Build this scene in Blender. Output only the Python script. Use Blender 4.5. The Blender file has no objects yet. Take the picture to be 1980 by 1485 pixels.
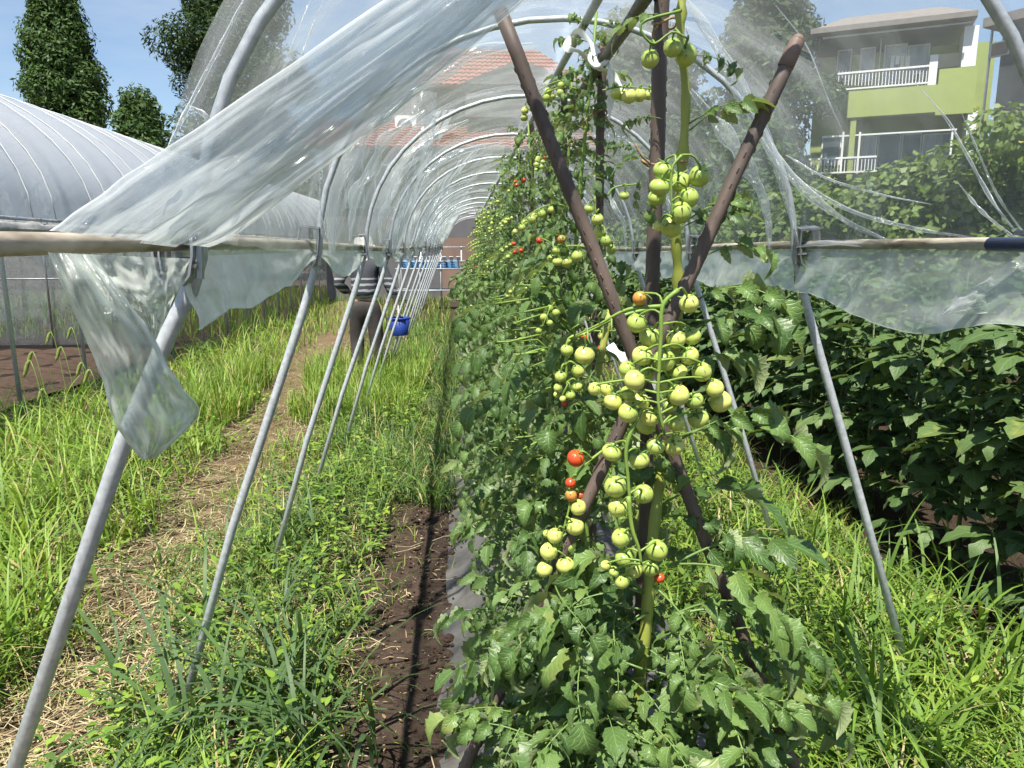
import bpy, math, random
import numpy as np
from mathutils import Vector, Matrix, noise

scene = bpy.context.scene
COL = scene.collection
rad = math.radians
R0 = random.Random(7)
NP = np.random.default_rng(11)

# ------------------------------------------------------------------ camera
CAM_H = 1.5
PITCH, YAW = rad(10.4), rad(3.82)
cam_data = bpy.data.cameras.new('camera')
cam_data.sensor_width = 36.0
cam_data.lens = 26.0
cam_data.clip_start = 0.02
cam_data.clip_end = 600
cam = bpy.data.objects.new('camera', cam_data)
COL.objects.link(cam)
cam.location = (0, 0, CAM_H)
cam.rotation_euler = (rad(90) - PITCH, 0, -YAW)
scene.camera = cam

# ------------------------------------------------------------------ world, sun, exposure
SUN = Vector((-0.17, -0.45, 1.0)).normalized()          # direction towards the sun
sun_el = math.asin(SUN.z)
sun_az = math.atan2(SUN.x, SUN.y)
world = bpy.data.worlds.new('World')
scene.world = world
world.use_nodes = True
wn, wl = world.node_tree.nodes, world.node_tree.links
wn.clear()
wo = wn.new('ShaderNodeOutputWorld')
bg = wn.new('ShaderNodeBackground')
sky = wn.new('ShaderNodeTexSky')
sky.sky_type = 'NISHITA'
sky.sun_disc = False
sky.sun_elevation = sun_el
sky.sun_rotation = sun_az
sky.air_density = 1.0
sky.dust_density = 0.3
sky.ozone_density = 1.6
bg.inputs['Strength'].default_value = 0.08
tc = wn.new('ShaderNodeTexCoord')
mp = wn.new('ShaderNodeMapping')
mp.inputs['Scale'].default_value = (1.2, 2.0, 7.0)
mp.inputs['Rotation'].default_value = (0.1, 0.25, 0.3)
nz = wn.new('ShaderNodeTexNoise')
nz.inputs['Scale'].default_value = 2.3
nz.inputs['Detail'].default_value = 6
nz.inputs['Roughness'].default_value = 0.62
cr = wn.new('ShaderNodeValToRGB')
cr.color_ramp.elements[0].position = 0.40
cr.color_ramp.elements[0].color = (0, 0, 0, 1)
cr.color_ramp.elements[1].position = 0.80
cr.color_ramp.elements[1].color = (0.5, 0.5, 0.5, 1)
mx = wn.new('ShaderNodeMix')
mx.data_type = 'RGBA'
mx.inputs['B'].default_value = (4.6, 5.2, 6.0, 1)
wl.new(tc.outputs['Generated'], mp.inputs['Vector'])
wl.new(mp.outputs['Vector'], nz.inputs['Vector'])
wl.new(nz.outputs['Fac'], cr.inputs['Fac'])
wl.new(cr.outputs['Color'], mx.inputs['Factor'])
wl.new(sky.outputs['Color'], mx.inputs['A'])
wl.new(mx.outputs['Result'], bg.inputs['Color'])
wl.new(bg.outputs['Background'], wo.inputs['Surface'])

sl = bpy.data.lights.new('sun', 'SUN')
sl.energy = 5.0
sl.angle = rad(0.53)
sl.color = (1.0, 0.945, 0.85)
so = bpy.data.objects.new('sun', sl)
COL.objects.link(so)
so.rotation_euler = (-SUN).to_track_quat('-Z', 'Y').to_euler()

scene.view_settings.view_transform = 'Standard'
scene.view_settings.look = 'None'
scene.view_settings.gamma = 1.0
scene.view_settings.use_curve_mapping = False
scene.view_settings.exposure = 1.0
try:
    scene.cycles.transparent_max_bounces = 24
    scene.cycles.max_bounces = 6
    scene.cycles.transmission_bounces = 4
    scene.cycles.glossy_bounces = 2
    scene.cycles.diffuse_bounces = 2
    scene.cycles.use_adaptive_sampling = True
    scene.cycles.adaptive_threshold = 0.03
    scene.cycles.use_denoising = True
    scene.cycles.caustics_reflective = False
    scene.cycles.caustics_refractive = False
except Exception:
    pass

# ------------------------------------------------------------------ placing helpers (photo pixel -> point in the place)
F_PX = 1430.0
_fw = Vector((math.sin(YAW) * math.cos(PITCH), math.cos(YAW) * math.cos(PITCH), -math.sin(PITCH)))
_rt = Vector((math.cos(YAW), -math.sin(YAW), 0))
_up = _rt.cross(_fw)
_C = Vector((0, 0, CAM_H))
def ray(px, py): return _fw + _rt * ((px - 990) / F_PX) + _up * ((742.5 - py) / F_PX)
def P(px, py, Y):
    d = ray(px, py); return _C + d * (Y / d.y)
def PX(px, py, X):
    d = ray(px, py); return _C + d * (X / d.x)
def PZ(px, py, Z=0.0):
    d = ray(px, py); return _C + d * ((Z - CAM_H) / d.z)
def depth(p): return (Vector(p) - _C).dot(_fw)

# ------------------------------------------------------------------ material helpers
def new_mat(name):
    m = bpy.data.materials.new(name); m.use_nodes = True
    nt = m.node_tree; nt.nodes.clear()
    out = nt.nodes.new('ShaderNodeOutputMaterial')
    return m, nt, out
def N(nt, t, **kw):
    n = nt.nodes.new(t)
    for k, v in kw.items():
        if k in n.inputs: n.inputs[k].default_value = v
        else: setattr(n, k, v)
    return n
def ramp(nt, fac, stops):
    r = nt.nodes.new('ShaderNodeValToRGB')
    e = r.color_ramp.elements
    while len(e) < len(stops): e.new(0.5)
    for i, (p, c) in enumerate(stops):
        e[i].position = p; e[i].color = (c[0], c[1], c[2], 1)
    nt.links.new(fac, r.inputs['Fac'])
    return r.outputs['Color']
def mixc(nt, fac, a, b, blend='MIX'):
    m = nt.nodes.new('ShaderNodeMix'); m.data_type = 'RGBA'; m.blend_type = blend
    for key, val in (('Factor', fac), ('A', a), ('B', b)):
        s = m.inputs[key]
        if isinstance(val, (int, float)): s.default_value = val
        elif isinstance(val, tuple): s.default_value = (val[0], val[1], val[2], 1)
        else: nt.links.new(val, s)
    return m.outputs['Result']
def math_n(nt, op, a, b=None, c=None, clamp=False):
    m = nt.nodes.new('ShaderNodeMath'); m.operation = op; m.use_clamp = clamp
    for i, v in enumerate((a, b, c)):
        if v is None: continue
        if isinstance(v, (int, float)): m.inputs[i].default_value = v
        else: nt.links.new(v, m.inputs[i])
    return m.outputs[0]
def coords(nt, kind='Object', scale=(1, 1, 1)):
    t = nt.nodes.new('ShaderNodeTexCoord'); m = nt.nodes.new('ShaderNodeMapping')
    m.inputs['Scale'].default_value = scale
    nt.links.new(t.outputs[kind], m.inputs['Vector'])
    return m.outputs['Vector']
def noise_n(nt, vec, scale, detail=4, rough=0.55, dist=0.0):
    n = N(nt, 'ShaderNodeTexNoise', Scale=scale, Detail=detail, Roughness=rough, Distortion=dist)
    nt.links.new(vec, n.inputs['Vector'])
    return n.outputs['Fac']
def bump_n(nt, h, strength, dist=0.01):
    b = N(nt, 'ShaderNodeBump', Strength=strength, Distance=dist)
    nt.links.new(h, b.inputs['Height'])
    return b.outputs['Normal']

def simple(name, c1, c2=None, rough=0.6, scale=8.0, metal=0.0, bump=0.0, spec=0.5, stretch=(1, 1, 1), kind='Object', bdist=0.01, detail=5):
    m, nt, out = new_mat(name)
    p = N(nt, 'ShaderNodeBsdfPrincipled', Roughness=rough, Metallic=metal)
    p.inputs['Specular IOR Level'].default_value = spec
    v = coords(nt, kind, stretch)
    f = noise_n(nt, v, scale, detail)
    c2 = c2 or tuple(x * 0.75 for x in c1)
    nt.links.new(ramp(nt, f, [(0.3, c2), (0.7, c1)]), p.inputs['Base Color'])
    nt.links.new(math_n(nt, 'MULTIPLY_ADD', f, 0.25, rough - 0.12, clamp=True), p.inputs['Roughness'])
    if bump:
        nt.links.new(bump_n(nt, noise_n(nt, v, scale * 3, 4), bump, bdist), p.inputs['Normal'])
    nt.links.new(p.outputs[0], out.inputs['Surface'])
    return m

def leaf_mat(name, c_dark, c_light, c_back, trans=0.35, rough=0.45, veins=False, yellow=None, spec=0.4, obj_rand=True, attr=None, ypos=0.985):
    m, nt, out = new_mat(name)
    p = N(nt, 'ShaderNodeBsdfPrincipled', Roughness=rough)
    p.inputs['Specular IOR Level'].default_value = spec
    v = coords(nt, 'Object')
    f = noise_n(nt, v, 14.0, 3)
    if attr:
        a = N(nt, 'ShaderNodeAttribute', attribute_name=attr)
        rnd = a.outputs['Fac']
    else:
        oi = nt.nodes.new('ShaderNodeObjectInfo'); rnd = oi.outputs['Random']
    fac = math_n(nt, 'ADD', math_n(nt, 'MULTIPLY', f, 0.55), math_n(nt, 'MULTIPLY', rnd, 0.5))
    stops = [(0.2, c_dark), (0.75, c_light)]
    if yellow: stops.append((ypos, yellow))
    col = ramp(nt, fac, stops)
    geo = nt.nodes.new('ShaderNodeNewGeometry')
    if veins:
        uv = nt.nodes.new('ShaderNodeUVMap'); uv.uv_map = 'UVMap'
        sx = nt.nodes.new('ShaderNodeSeparateXYZ'); nt.links.new(uv.outputs[0], sx.inputs[0])
        au = math_n(nt, 'ABSOLUTE', math_n(nt, 'SUBTRACT', sx.outputs[0], 0.5))
        k = math_n(nt, 'SUBTRACT', math_n(nt, 'MULTIPLY', sx.outputs[1], 44.0), math_n(nt, 'MULTIPLY', au, 34.0))
        w = math_n(nt, 'SINE', k)
        vein = math_n(nt, 'POWER', math_n(nt, 'MULTIPLY_ADD', w, 0.5, 0.5), 7.0)
        mid = math_n(nt, 'SUBTRACT', 1.0, math_n(nt, 'MULTIPLY', au, 22.0), clamp=True)
        vm = math_n(nt, 'MAXIMUM', math_n(nt, 'MULTIPLY', vein, 0.5), mid)
        col = mixc(nt, math_n(nt, 'MULTIPLY', vm, 0.45), col, tuple(min(1, x * 1.9 + 0.03) for x in c_light))
        fine = noise_n(nt, v, 160.0, 2)
        hgt = math_n(nt, 'SUBTRACT', math_n(nt, 'MULTIPLY', fine, 0.35), math_n(nt, 'MULTIPLY', vm, 0.8))
        nt.links.new(bump_n(nt, hgt, 0.5, 0.003), p.inputs['Normal'])
    col = mixc(nt, geo.outputs['Backfacing'], col, c_back)
    nt.links.new(col, p.inputs['Base Color'])
    t = nt.nodes.new('ShaderNodeBsdfTranslucent')
    nt.links.new(mixc(nt, 1.0, col, (1.0, 1.0, 0.45), 'MULTIPLY'), t.inputs['Color'])
    ms = N(nt, 'ShaderNodeMixShader'); ms.inputs[0].default_value = trans
    nt.links.new(p.outputs[0], ms.inputs[1]); nt.links.new(t.outputs[0], ms.inputs[2])
    nt.links.new(ms.outputs[0], out.inputs['Surface'])
    return m

def film_mat(name, haze, tint=(0.93, 0.965, 0.965), streak=0.5, stretch=(6, 1.2, 1.2), white=(0.86, 0.9, 0.92), rough=0.12, bump=0.35, dirt=0.0, kind='Object', dist=0.6):
    """thin plastic sheet: clear transmission, milky scatter that grows with the slanted path, glossy skin"""
    m, nt, out = new_mat(name)
    v = coords(nt, kind, stretch)
    st = noise_n(nt, v, 3.0, 7, 0.62, dist)
    st2 = noise_n(nt, coords(nt, 'Object'), 5.0, 6, 0.65)
    lw = nt.nodes.new('ShaderNodeLayerWeight'); lw.inputs['Blend'].default_value = 0.5
    cosv = math_n(nt, 'MAXIMUM', math_n(nt, 'SUBTRACT', 1.0, lw.outputs['Facing']), 0.3)
    s = math_n(nt, 'POWER', math_n(nt, 'MULTIPLY_ADD', st, 1.5, -0.25, clamp=True), 2.5)
    h = math_n(nt, 'ADD', math_n(nt, 'MULTIPLY', s, haze * 3.0 * streak), haze * (1 - 0.5 * streak))
    h = math_n(nt, 'MULTIPLY', h, math_n(nt, 'MULTIPLY_ADD', st2, 1.0, 0.5))
    h = math_n(nt, 'DIVIDE', h, cosv)
    h = math_n(nt, 'MINIMUM', h, 0.93)
    d = nt.nodes.new('ShaderNodeBsdfDiffuse'); t = nt.nodes.new('ShaderNodeBsdfTranslucent')
    wc = white
    if dirt:
        wc = ramp(nt, st2, [(0.35, white), (0.75, (0.55, 0.5, 0.38))])
        nt.links.new(wc, d.inputs['Color']); nt.links.new(wc, t.inputs['Color'])
    else:
        d.inputs['Color'].default_value = (*white, 1); t.inputs['Color'].default_value = (*white, 1)
    milky = N(nt, 'ShaderNodeMixShader'); milky.inputs[0].default_value = 0.5
    nt.links.new(d.outputs[0], milky.inputs[1]); nt.links.new(t.outputs[0], milky.inputs[2])
    tr = nt.nodes.new('ShaderNodeBsdfTransparent'); tr.inputs['Color'].default_value = (*tint, 1)
    body = N(nt, 'ShaderNodeMixShader')
    nt.links.new(h, body.inputs[0]); nt.links.new(tr.outputs[0], body.inputs[1]); nt.links.new(milky.outputs[0], body.inputs[2])
    g = N(nt, 'ShaderNodeBsdfGlossy', Roughness=rough)
    bv = noise_n(nt, v, 5.0, 6, 0.6, dist)
    nrm = bump_n(nt, bv, bump, 0.03)
    nt.links.new(nrm, g.inputs['Normal'])
    fr = math_n(nt, 'MULTIPLY_ADD', math_n(nt, 'POWER', lw.outputs['Facing'], 4.0), 0.55, 0.075, clamp=True)
    fin = N(nt, 'ShaderNodeMixShader')
    nt.links.new(fr, fin.inputs[0]); nt.links.new(body.outputs[0], fin.inputs[1]); nt.links.new(g.outputs[0], fin.inputs[2])
    nt.links.new(fin.outputs[0], out.inputs['Surface'])
    return m

# ------------------------------------------------------------------ mesh helpers
class MB:
    def __init__(s): s.v = []; s.f = []; s.uv = []; s.has_uv = False
    def add(s, vs, fs, uvs=None):
        b = len(s.v)
        s.v.extend([tuple(x) for x in vs]); s.f.extend([tuple(i + b for i in q) for q in fs])
        if uvs is not None: s.has_uv = True; s.uv.extend(uvs)
        else: s.uv.extend([(0.5, 0.5)] * len(vs))
    def box(s, c, size, M=None):
        x, y, z = (a / 2 for a in size)
        vs = [Vector((sx * x, sy * y, sz * z)) for sz in (-1, 1) for sy in (-1, 1) for sx in (-1, 1)]
        if M: vs = [M @ q for q in vs]
        vs = [q + Vector(c) for q in vs]
        s.add(vs, [(0, 2, 3, 1), (4, 5, 7, 6), (0, 1, 5, 4), (2, 6, 7, 3), (0, 4, 6, 2), (1, 3, 7, 5)])
    def tube(s, pts, r, n=8, cap=True):
        pts = [Vector(p) for p in pts]
        k = len(pts)
        rs = r if isinstance(r, (list, tuple)) else [r] * k
        vs = []; fs = []
        prev = None
        for i, p in enumerate(pts):
            t = (pts[min(i + 1, k - 1)] - pts[max(i - 1, 0)])
            t = t.normalized() if t.length > 1e-9 else Vector((0, 0, 1))
            if prev is None:
                a = t.orthogonal().normalized()
            else:
                a = prev - t * prev.dot(t)
                a = a.normalized() if a.length > 1e-6 else t.orthogonal().normalized()
            prev = a
            b = t.cross(a)
            for j in range(n):
                th = 2 * math.pi * j / n
                vs.append(p + (a * math.cos(th) + b * math.sin(th)) * rs[i])
        for i in range(k - 1):
            for j in range(n):
                j2 = (j + 1) % n
                fs.append((i * n + j, i * n + j2, (i + 1) * n + j2, (i + 1) * n + j))
        if cap:
            fs.append(tuple(range(n - 1, -1, -1)))
            fs.append(tuple((k - 1) * n + j for j in range(n)))
        s.add(vs, fs)
    def lathe(s, prof, n=16, M=None):
        vs = []; fs = []
        for (r, z) in prof:
            for j in range(n):
                th = 2 * math.pi * j / n
                q = Vector((r * math.cos(th), r * math.sin(th), z))
                vs.append(M @ q if M else q)
        for i in range(len(prof) - 1):
            for j in range(n):
                j2 = (j + 1) % n
                fs.append((i * n + j, i * n + j2, (i + 1) * n + j2, (i + 1) * n + j))
        s.add(vs, fs)
    def grid(s, fn, nu, nv, close_v=False):
        vs = [fn(i / nu, j / nv) for i in range(nu + 1) for j in range(nv + 1)]
        uv = [(i / nu, j / nv) for i in range(nu + 1) for j in range(nv + 1)]
        w = nv + 1
        fs = [(i * w + j, i * w + j + 1, (i + 1) * w + j + 1, (i + 1) * w + j) for i in range(nu) for j in range(nv)]
        s.add(vs, fs, uv)
    def mesh(s, name, mat, smooth=True):
        me = bpy.data.meshes.new(name)
        me.from_pydata(s.v, [], s.f)
        if smooth: me.polygons.foreach_set('use_smooth', [True] * len(me.polygons))
        if s.has_uv:
            u = me.uv_layers.new(name='UVMap')
            idx = np.empty(len(me.loops), dtype=np.int32); me.loops.foreach_get('vertex_index', idx)
            u.data.foreach_set('uv', np.asarray(s.uv, dtype=np.float32)[idx].ravel())
        if mat: me.materials.append(mat)
        me.update()
        return me
    def build(s, name, mat, parent=None, smooth=True, origin=None):
        """one mesh object; vertices are world coordinates, kept so under a translated parent"""
        off = Vector((0, 0, 0))
        if parent is not None: off = world_loc(parent)
        elif origin is not None: off = Vector(origin)
        if off.length > 0: s.v = [(a - off.x, b - off.y, c - off.z) for a, b, c in s.v]
        o = bpy.data.objects.new(name, s.mesh(name, mat, smooth))
        COL.objects.link(o)
        if parent is not None: o.parent = parent
        elif origin is not None: o.location = off
        return o

def world_loc(o):
    l = o.location.copy()
    while o.parent is not None:
        o = o.parent; l += o.location
    return l

def np_mesh(name, V, F, mat, uv=None, attr=None, smooth=True):
    """V (n,3), F (m,k) with k = 3 or 4"""
    me = bpy.data.meshes.new(name)
    k = F.shape[1]
    me.vertices.add(len(V)); me.vertices.foreach_set('co', np.ascontiguousarray(V, dtype=np.float32).ravel())
    me.loops.add(F.size); me.loops.foreach_set('vertex_index', np.ascontiguousarray(F, dtype=np.int32).ravel())
    me.polygons.add(len(F)); me.polygons.foreach_set('loop_start', np.arange(0, F.size, k, dtype=np.int32))
    me.polygons.foreach_set('use_smooth', np.full(len(F), smooth))
    if uv is not None:
        u = me.uv_layers.new(name='UVMap'); u.data.foreach_set('uv', uv[F.ravel()].astype(np.float32).ravel())
    if attr is not None:
        a = me.attributes.new('tint', 'FLOAT', 'POINT'); a.data.foreach_set('value', attr.astype(np.float32))
    me.materials.append(mat)
    me.update(calc_edges=True); me.validate()
    return me

def link(name, me, parent=None, M=None):
    o = bpy.data.objects.new(name, me); COL.objects.link(o)
    if parent is not None: o.parent = parent
    if M is not None: o.matrix_basis = M
    return o
def tag(o, label=None, cat=None, group=None, kind=None):
    if label: o['label'] = label
    if cat: o['category'] = cat
    if group: o['group'] = group
    if kind: o['kind'] = kind
    return o
def thing(name, loc, label, cat, group=None):
    o = bpy.data.objects.new(name, None); COL.objects.link(o)
    o.empty_display_size = 0.1
    o.location = loc
    return tag(o, label, cat, group)
def frame(base, direction, upv=Vector((0, 0, 1)), s=1.0, roll=0.0):
    """matrix with local +Y along direction and local +Z near upv"""
    y = Vector(direction).normalized()
    x = y.cross(Vector(upv))
    x = x.normalized() if x.length > 1e-5 else y.orthogonal().normalized()
    z = x.cross(y)
    M = Matrix((x, y, z)).transposed().to_4x4()
    if roll: M = M @ Matrix.Rotation(roll, 4, 'Y')
    M = M @ Matrix.Scale(s, 4)
    M.translation = Vector(base)
    return M
def curve(pts, n):
    """Catmull-Rom through pts, n samples"""
    p = [Vector(q) for q in pts]
    p = [p[0] * 2 - p[1]] + p + [p[-1] * 2 - p[-2]]
    out = []
    segs = len(p) - 3
    for i in range(n):
        t = i / (n - 1) * segs
        k = min(int(t), segs - 1); u = t - k
        a, b, c, d = p[k:k + 4]
        out.append(0.5 * ((2 * b) + (c - a) * u + (2 * a - 5 * b + 4 * c - d) * u * u + (3 * b - a - 3 * c + d) * u ** 3))
    return out
ORD = ['first', 'second', 'third', 'fourth', 'fifth', 'sixth', 'seventh', 'eighth', 'ninth', 'tenth', 'eleventh', 'twelfth', 'thirteenth',
       'fourteenth', 'fifteenth', 'sixteenth', 'seventeenth', 'eighteenth', 'nineteenth', 'twentieth', 'twenty-first', 'twenty-second',
       'twenty-third', 'twenty-fourth', 'twenty-fifth', 'twenty-sixth', 'twenty-seventh', 'twenty-eighth', 'twenty-ninth', 'thirtieth']

# ------------------------------------------------------------------ materials
def galv_mat():
    m, nt, out = new_mat('galvanised_steel')
    p = N(nt, 'ShaderNodeBsdfPrincipled', Roughness=0.45, Metallic=0.3)
    v = coords(nt, 'Object'); fl = noise_n(nt, v, 70.0, 3); big = noise_n(nt, v, 5.0, 5, 0.7); sp = noise_n(nt, coords(nt, 'Object', (1, 1, 0.35)), 26.0, 6, 0.7)
    col = ramp(nt, fl, [(0.3, (0.38, 0.41, 0.43)), (0.7, (0.58, 0.61, 0.63))])
    col = mixc(nt, math_n(nt, 'MULTIPLY', math_n(nt, 'MULTIPLY_ADD', big, 3.0, -1.2, clamp=True), 0.35), col, (0.34, 0.36, 0.37))
    col = mixc(nt, math_n(nt, 'MULTIPLY_ADD', sp, 7.0, -4.5, clamp=True), col, (0.24, 0.16, 0.10))
    nt.links.new(col, p.inputs['Base Color'])
    nt.links.new(math_n(nt, 'MULTIPLY_ADD', sp, 0.4, 0.25), p.inputs['Roughness'])
    nt.links.new(bump_n(nt, sp, 0.12, 0.003), p.inputs['Normal'])
    nt.links.new(p.outputs[0], out.inputs['Surface']); return m
M_galv = galv_mat()
M_rail = simple('weathered_rail', (0.60, 0.53, 0.42), (0.16, 0.12, 0.08), rough=0.55, scale=10, bump=0.25, stretch=(3, 0.8, 3), bdist=0.003, detail=8)
M_clamp = simple('clamp_steel', (0.45, 0.47, 0.48), (0.24, 0.25, 0.26), rough=0.4, scale=30, metal=0.7)
M_blue = simple('blue_plastic', (0.025, 0.04, 0.13), (0.018, 0.026, 0.08), rough=0.5, scale=12)
M_stake = simple('brown_stake_plastic', (0.142, 0.104, 0.084), (0.058, 0.043, 0.037), rough=0.6, scale=16, bump=0.5, bdist=0.004, stretch=(1, 1, 0.3), detail=9)
M_stake_g = simple('grey_brown_stake_plastic', (0.115, 0.095, 0.07), (0.06, 0.05, 0.04), rough=0.5, scale=22, bump=0.2, bdist=0.003)
M_cap = simple('stake_cap', (0.24, 0.165, 0.13), (0.15, 0.10, 0.08), rough=0.6, scale=40, bump=0.3, bdist=0.003)
M_nub = simple('worn_nub', (0.2, 0.15, 0.12), (0.04, 0.03, 0.025), rough=0.6, scale=60)
M_film = film_mat('clear_film', 0.085, tint=(0.965, 0.985, 0.985), streak=0.55, stretch=(1.2, 3.2, 1.0), bump=0.14, rough=0.16, dist=0.3)
M_film2 = film_mat('doubled_film', 0.21, tint=(0.96, 0.98, 0.98), streak=0.8, stretch=(0.4, 13.0, 1.0), bump=0.7, rough=0.12, kind='UV', dist=0.12)
M_film3 = film_mat('skirt_film', 0.27, tint=(0.94, 0.98, 0.955), streak=0.35, stretch=(4, 4, 4), white=(0.86, 0.92, 0.88), dirt=0.0, bump=0.7, rough=0.2)
M_fold = film_mat('bunched_film', 0.17, tint=(0.95, 0.97, 0.975), streak=0.8, stretch=(0.5, 8.0, 1.0), bump=0.6, rough=0.14, kind='UV', dist=0.15)
M_film_mid = film_mat('side_film', 0.2, tint=(0.86, 0.9, 0.9), streak=0.5, stretch=(2, 2, 2), white=(0.6, 0.63, 0.62), rough=0.25)
M_film_old = film_mat('silver_film', 0.42, tint=(0.8, 0.84, 0.88), streak=0.35, stretch=(2, 2, 2), white=(0.76, 0.81, 0.86), rough=0.3, bump=0.5)
M_string = simple('white_band', (0.62, 0.63, 0.64), (0.48, 0.49, 0.5), rough=0.6, scale=5)
M_ribbon = simple('white_ribbon', (0.82, 0.83, 0.8), (0.66, 0.67, 0.65), rough=0.4, scale=40, bump=0.3, bdist=0.002)
M_jute = simple('jute_twine', (0.42, 0.29, 0.15), (0.24, 0.16, 0.08), rough=0.9, scale=150, bump=0.6, bdist=0.002)
M_stem = simple('tomato_stem', (0.24, 0.34, 0.06), (0.12, 0.22, 0.035), rough=0.55, scale=18, bump=0.25, stretch=(1, 1, 0.4), bdist=0.004)
M_stem_y = simple('tomato_stem_old', (0.36, 0.38, 0.075), (0.19, 0.25, 0.04), rough=0.55, scale=14, bump=0.3, stretch=(1, 1, 0.4), bdist=0.005)
M_calyx = simple('calyx_green', (0.12, 0.24, 0.04), (0.07, 0.15, 0.03), rough=0.6, scale=30)
M_tleaf = leaf_mat('tomato_leaf', (0.044, 0.098, 0.024), (0.135, 0.225, 0.058), (0.31, 0.38, 0.19), trans=0.28, rough=0.42, spec=0.5, veins=True, yellow=(0.32, 0.33, 0.10), ypos=0.95)
M_tleaf_far = leaf_mat('tomato_leaf_far', (0.044, 0.096, 0.024), (0.145, 0.228, 0.062), (0.32, 0.39, 0.20), trans=0.28, rough=0.42, spec=0.5, attr='tint')
M_okra = leaf_mat('okra_leaf', (0.034, 0.082, 0.024), (0.105, 0.170, 0.052), (0.14, 0.20, 0.085), trans=0.28, rough=0.5, veins=True, yellow=(0.30, 0.30, 0.07), ypos=0.88)
M_okra_far = leaf_mat('okra_leaf_far', (0.034, 0.082, 0.024), (0.105, 0.170, 0.052), (0.14, 0.20, 0.085), trans=0.24, rough=0.5, attr='tint')
M_okra_stem = simple('okra_stem', (0.10, 0.14, 0.05), (0.06, 0.08, 0.03), rough=0.7, scale=20)
M_tree = leaf_mat('tree_leaf', (0.034, 0.075, 0.012), (0.145, 0.215, 0.035), (0.06, 0.11, 0.03), trans=0.22, rough=0.5, spec=0.2, attr='tint')
M_tree_dk = leaf_mat('dark_tree_leaf', (0.022, 0.048, 0.013), (0.075, 0.115, 0.028), (0.04, 0.075, 0.025), trans=0.2, rough=0.5, spec=0.2, attr='tint')
M_grape = leaf_mat('vine_leaf', (0.07, 0.15, 0.025), (0.21, 0.30, 0.05), (0.16, 0.23, 0.06), trans=0.35, rough=0.5, attr='tint', yellow=(0.58, 0.46, 0.09), ypos=0.80)
M_bark = simple('bark', (0.12, 0.09, 0.065), (0.05, 0.04, 0.03), rough=0.9, scale=10, bump=0.6, stretch=(1, 1, 0.25))

def tomato_mat(name, c1, c2, shoulder, rnd=True):
    m, nt, out = new_mat(name)
    p = N(nt, 'ShaderNodeBsdfPrincipled', Roughness=0.24)
    p.inputs['Specular IOR Level'].default_value = 0.5
    v = coords(nt, 'Object')
    f = noise_n(nt, v, 1.6, 4, 0.6)
    fine = noise_n(nt, v, 55.0, 2)
    oi = nt.nodes.new('ShaderNodeObjectInfo')
    fac = math_n(nt, 'ADD', math_n(nt, 'MULTIPLY', f, 0.45), math_n(nt, 'MULTIPLY', oi.outputs['Random'], 0.6))
    col = ramp(nt, fac, [(0.2, c1), (0.9, c2)])
    sx = nt.nodes.new('ShaderNodeSeparateXYZ'); nt.links.new(v, sx.inputs[0])
    wob = math_n(nt, 'ADD', sx.outputs[2], math_n(nt, 'MULTIPLY_ADD', noise_n(nt, v, 4.0, 4), 0.9, -0.45))
    sh = math_n(nt, 'MULTIPLY', math_n(nt, 'MULTIPLY_ADD', wob, 1.3, -0.1, clamp=True), 0.75)
    col = mixc(nt, sh, col, shoulder)
    col = mixc(nt, math_n(nt, 'GREATER_THAN', fine, 0.66), col, tuple(min(1, x * 1.25) for x in c2))
    nt.links.new(col, p.inputs['Base Color'])
    scar = math_n(nt, 'MULTIPLY_ADD', noise_n(nt, v, 3.2, 7, 0.75, 1.0), 6.0, -3.9, clamp=True)
    col = mixc(nt, math_n(nt, 'MULTIPLY', scar, 0.55), col, (0.30, 0.25, 0.10))
    nt.links.new(col, p.inputs['Base Color'])
    nt.links.new(math_n(nt, 'MULTIPLY_ADD', noise_n(nt, v, 6.0, 5, 0.7), 0.45, 0.08), p.inputs['Roughness'])
    nt.links.new(bump_n(nt, f, 0.05, 0.05), p.inputs['Normal'])
    nt.links.new(p.outputs[0], out.inputs['Surface'])
    return m
M_tg = tomato_mat('tomato_green', (0.36, 0.46, 0.10), (0.54, 0.58, 0.15), (0.24, 0.35, 0.06))
M_tp = tomato_mat('tomato_pale', (0.52, 0.57, 0.15), (0.64, 0.64, 0.18), (0.38, 0.47, 0.09))
M_tr = tomato_mat('tomato_red', (0.52, 0.045, 0.018), (0.62, 0.075, 0.02), (0.50, 0.08, 0.02))
M_to = tomato_mat('tomato_orange', (0.50, 0.17, 0.05), (0.52, 0.25, 0.05), (0.40, 0.28, 0.05))

def grass_mat(name, stops, trans=0.38):
    m, nt, out = new_mat(name)
    a = N(nt, 'ShaderNodeAttribute', attribute_name='tint')
    col = ramp(nt, a.outputs['Fac'], stops)
    p = N(nt, 'ShaderNodeBsdfPrincipled', Roughness=0.5)
    p.inputs['Specular IOR Level'].default_value = 0.35
    nt.links.new(col, p.inputs['Base Color'])
    t = nt.nodes.new('ShaderNodeBsdfTranslucent'); nt.links.new(mixc(nt, 1.0, col, (1, 1, 0.5), 'MULTIPLY'), t.inputs['Color'])
    ms = N(nt, 'ShaderNodeMixShader'); ms.inputs[0].default_value = trans
    nt.links.new(p.outputs[0], ms.inputs[1]); nt.links.new(t.outputs[0], ms.inputs[2]); nt.links.new(ms.outputs[0], out.inputs['Surface'])
    return m
M_grass = grass_mat('grass_blade', [(0.0, (0.085, 0.145, 0.065)), (0.3, (0.10, 0.185, 0.04)), (0.62, (0.20, 0.33, 0.045)), (0.85, (0.32, 0.43, 0.07)), (0.93, (0.44, 0.36, 0.16)), (1.0, (0.52, 0.43, 0.23))])
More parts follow.
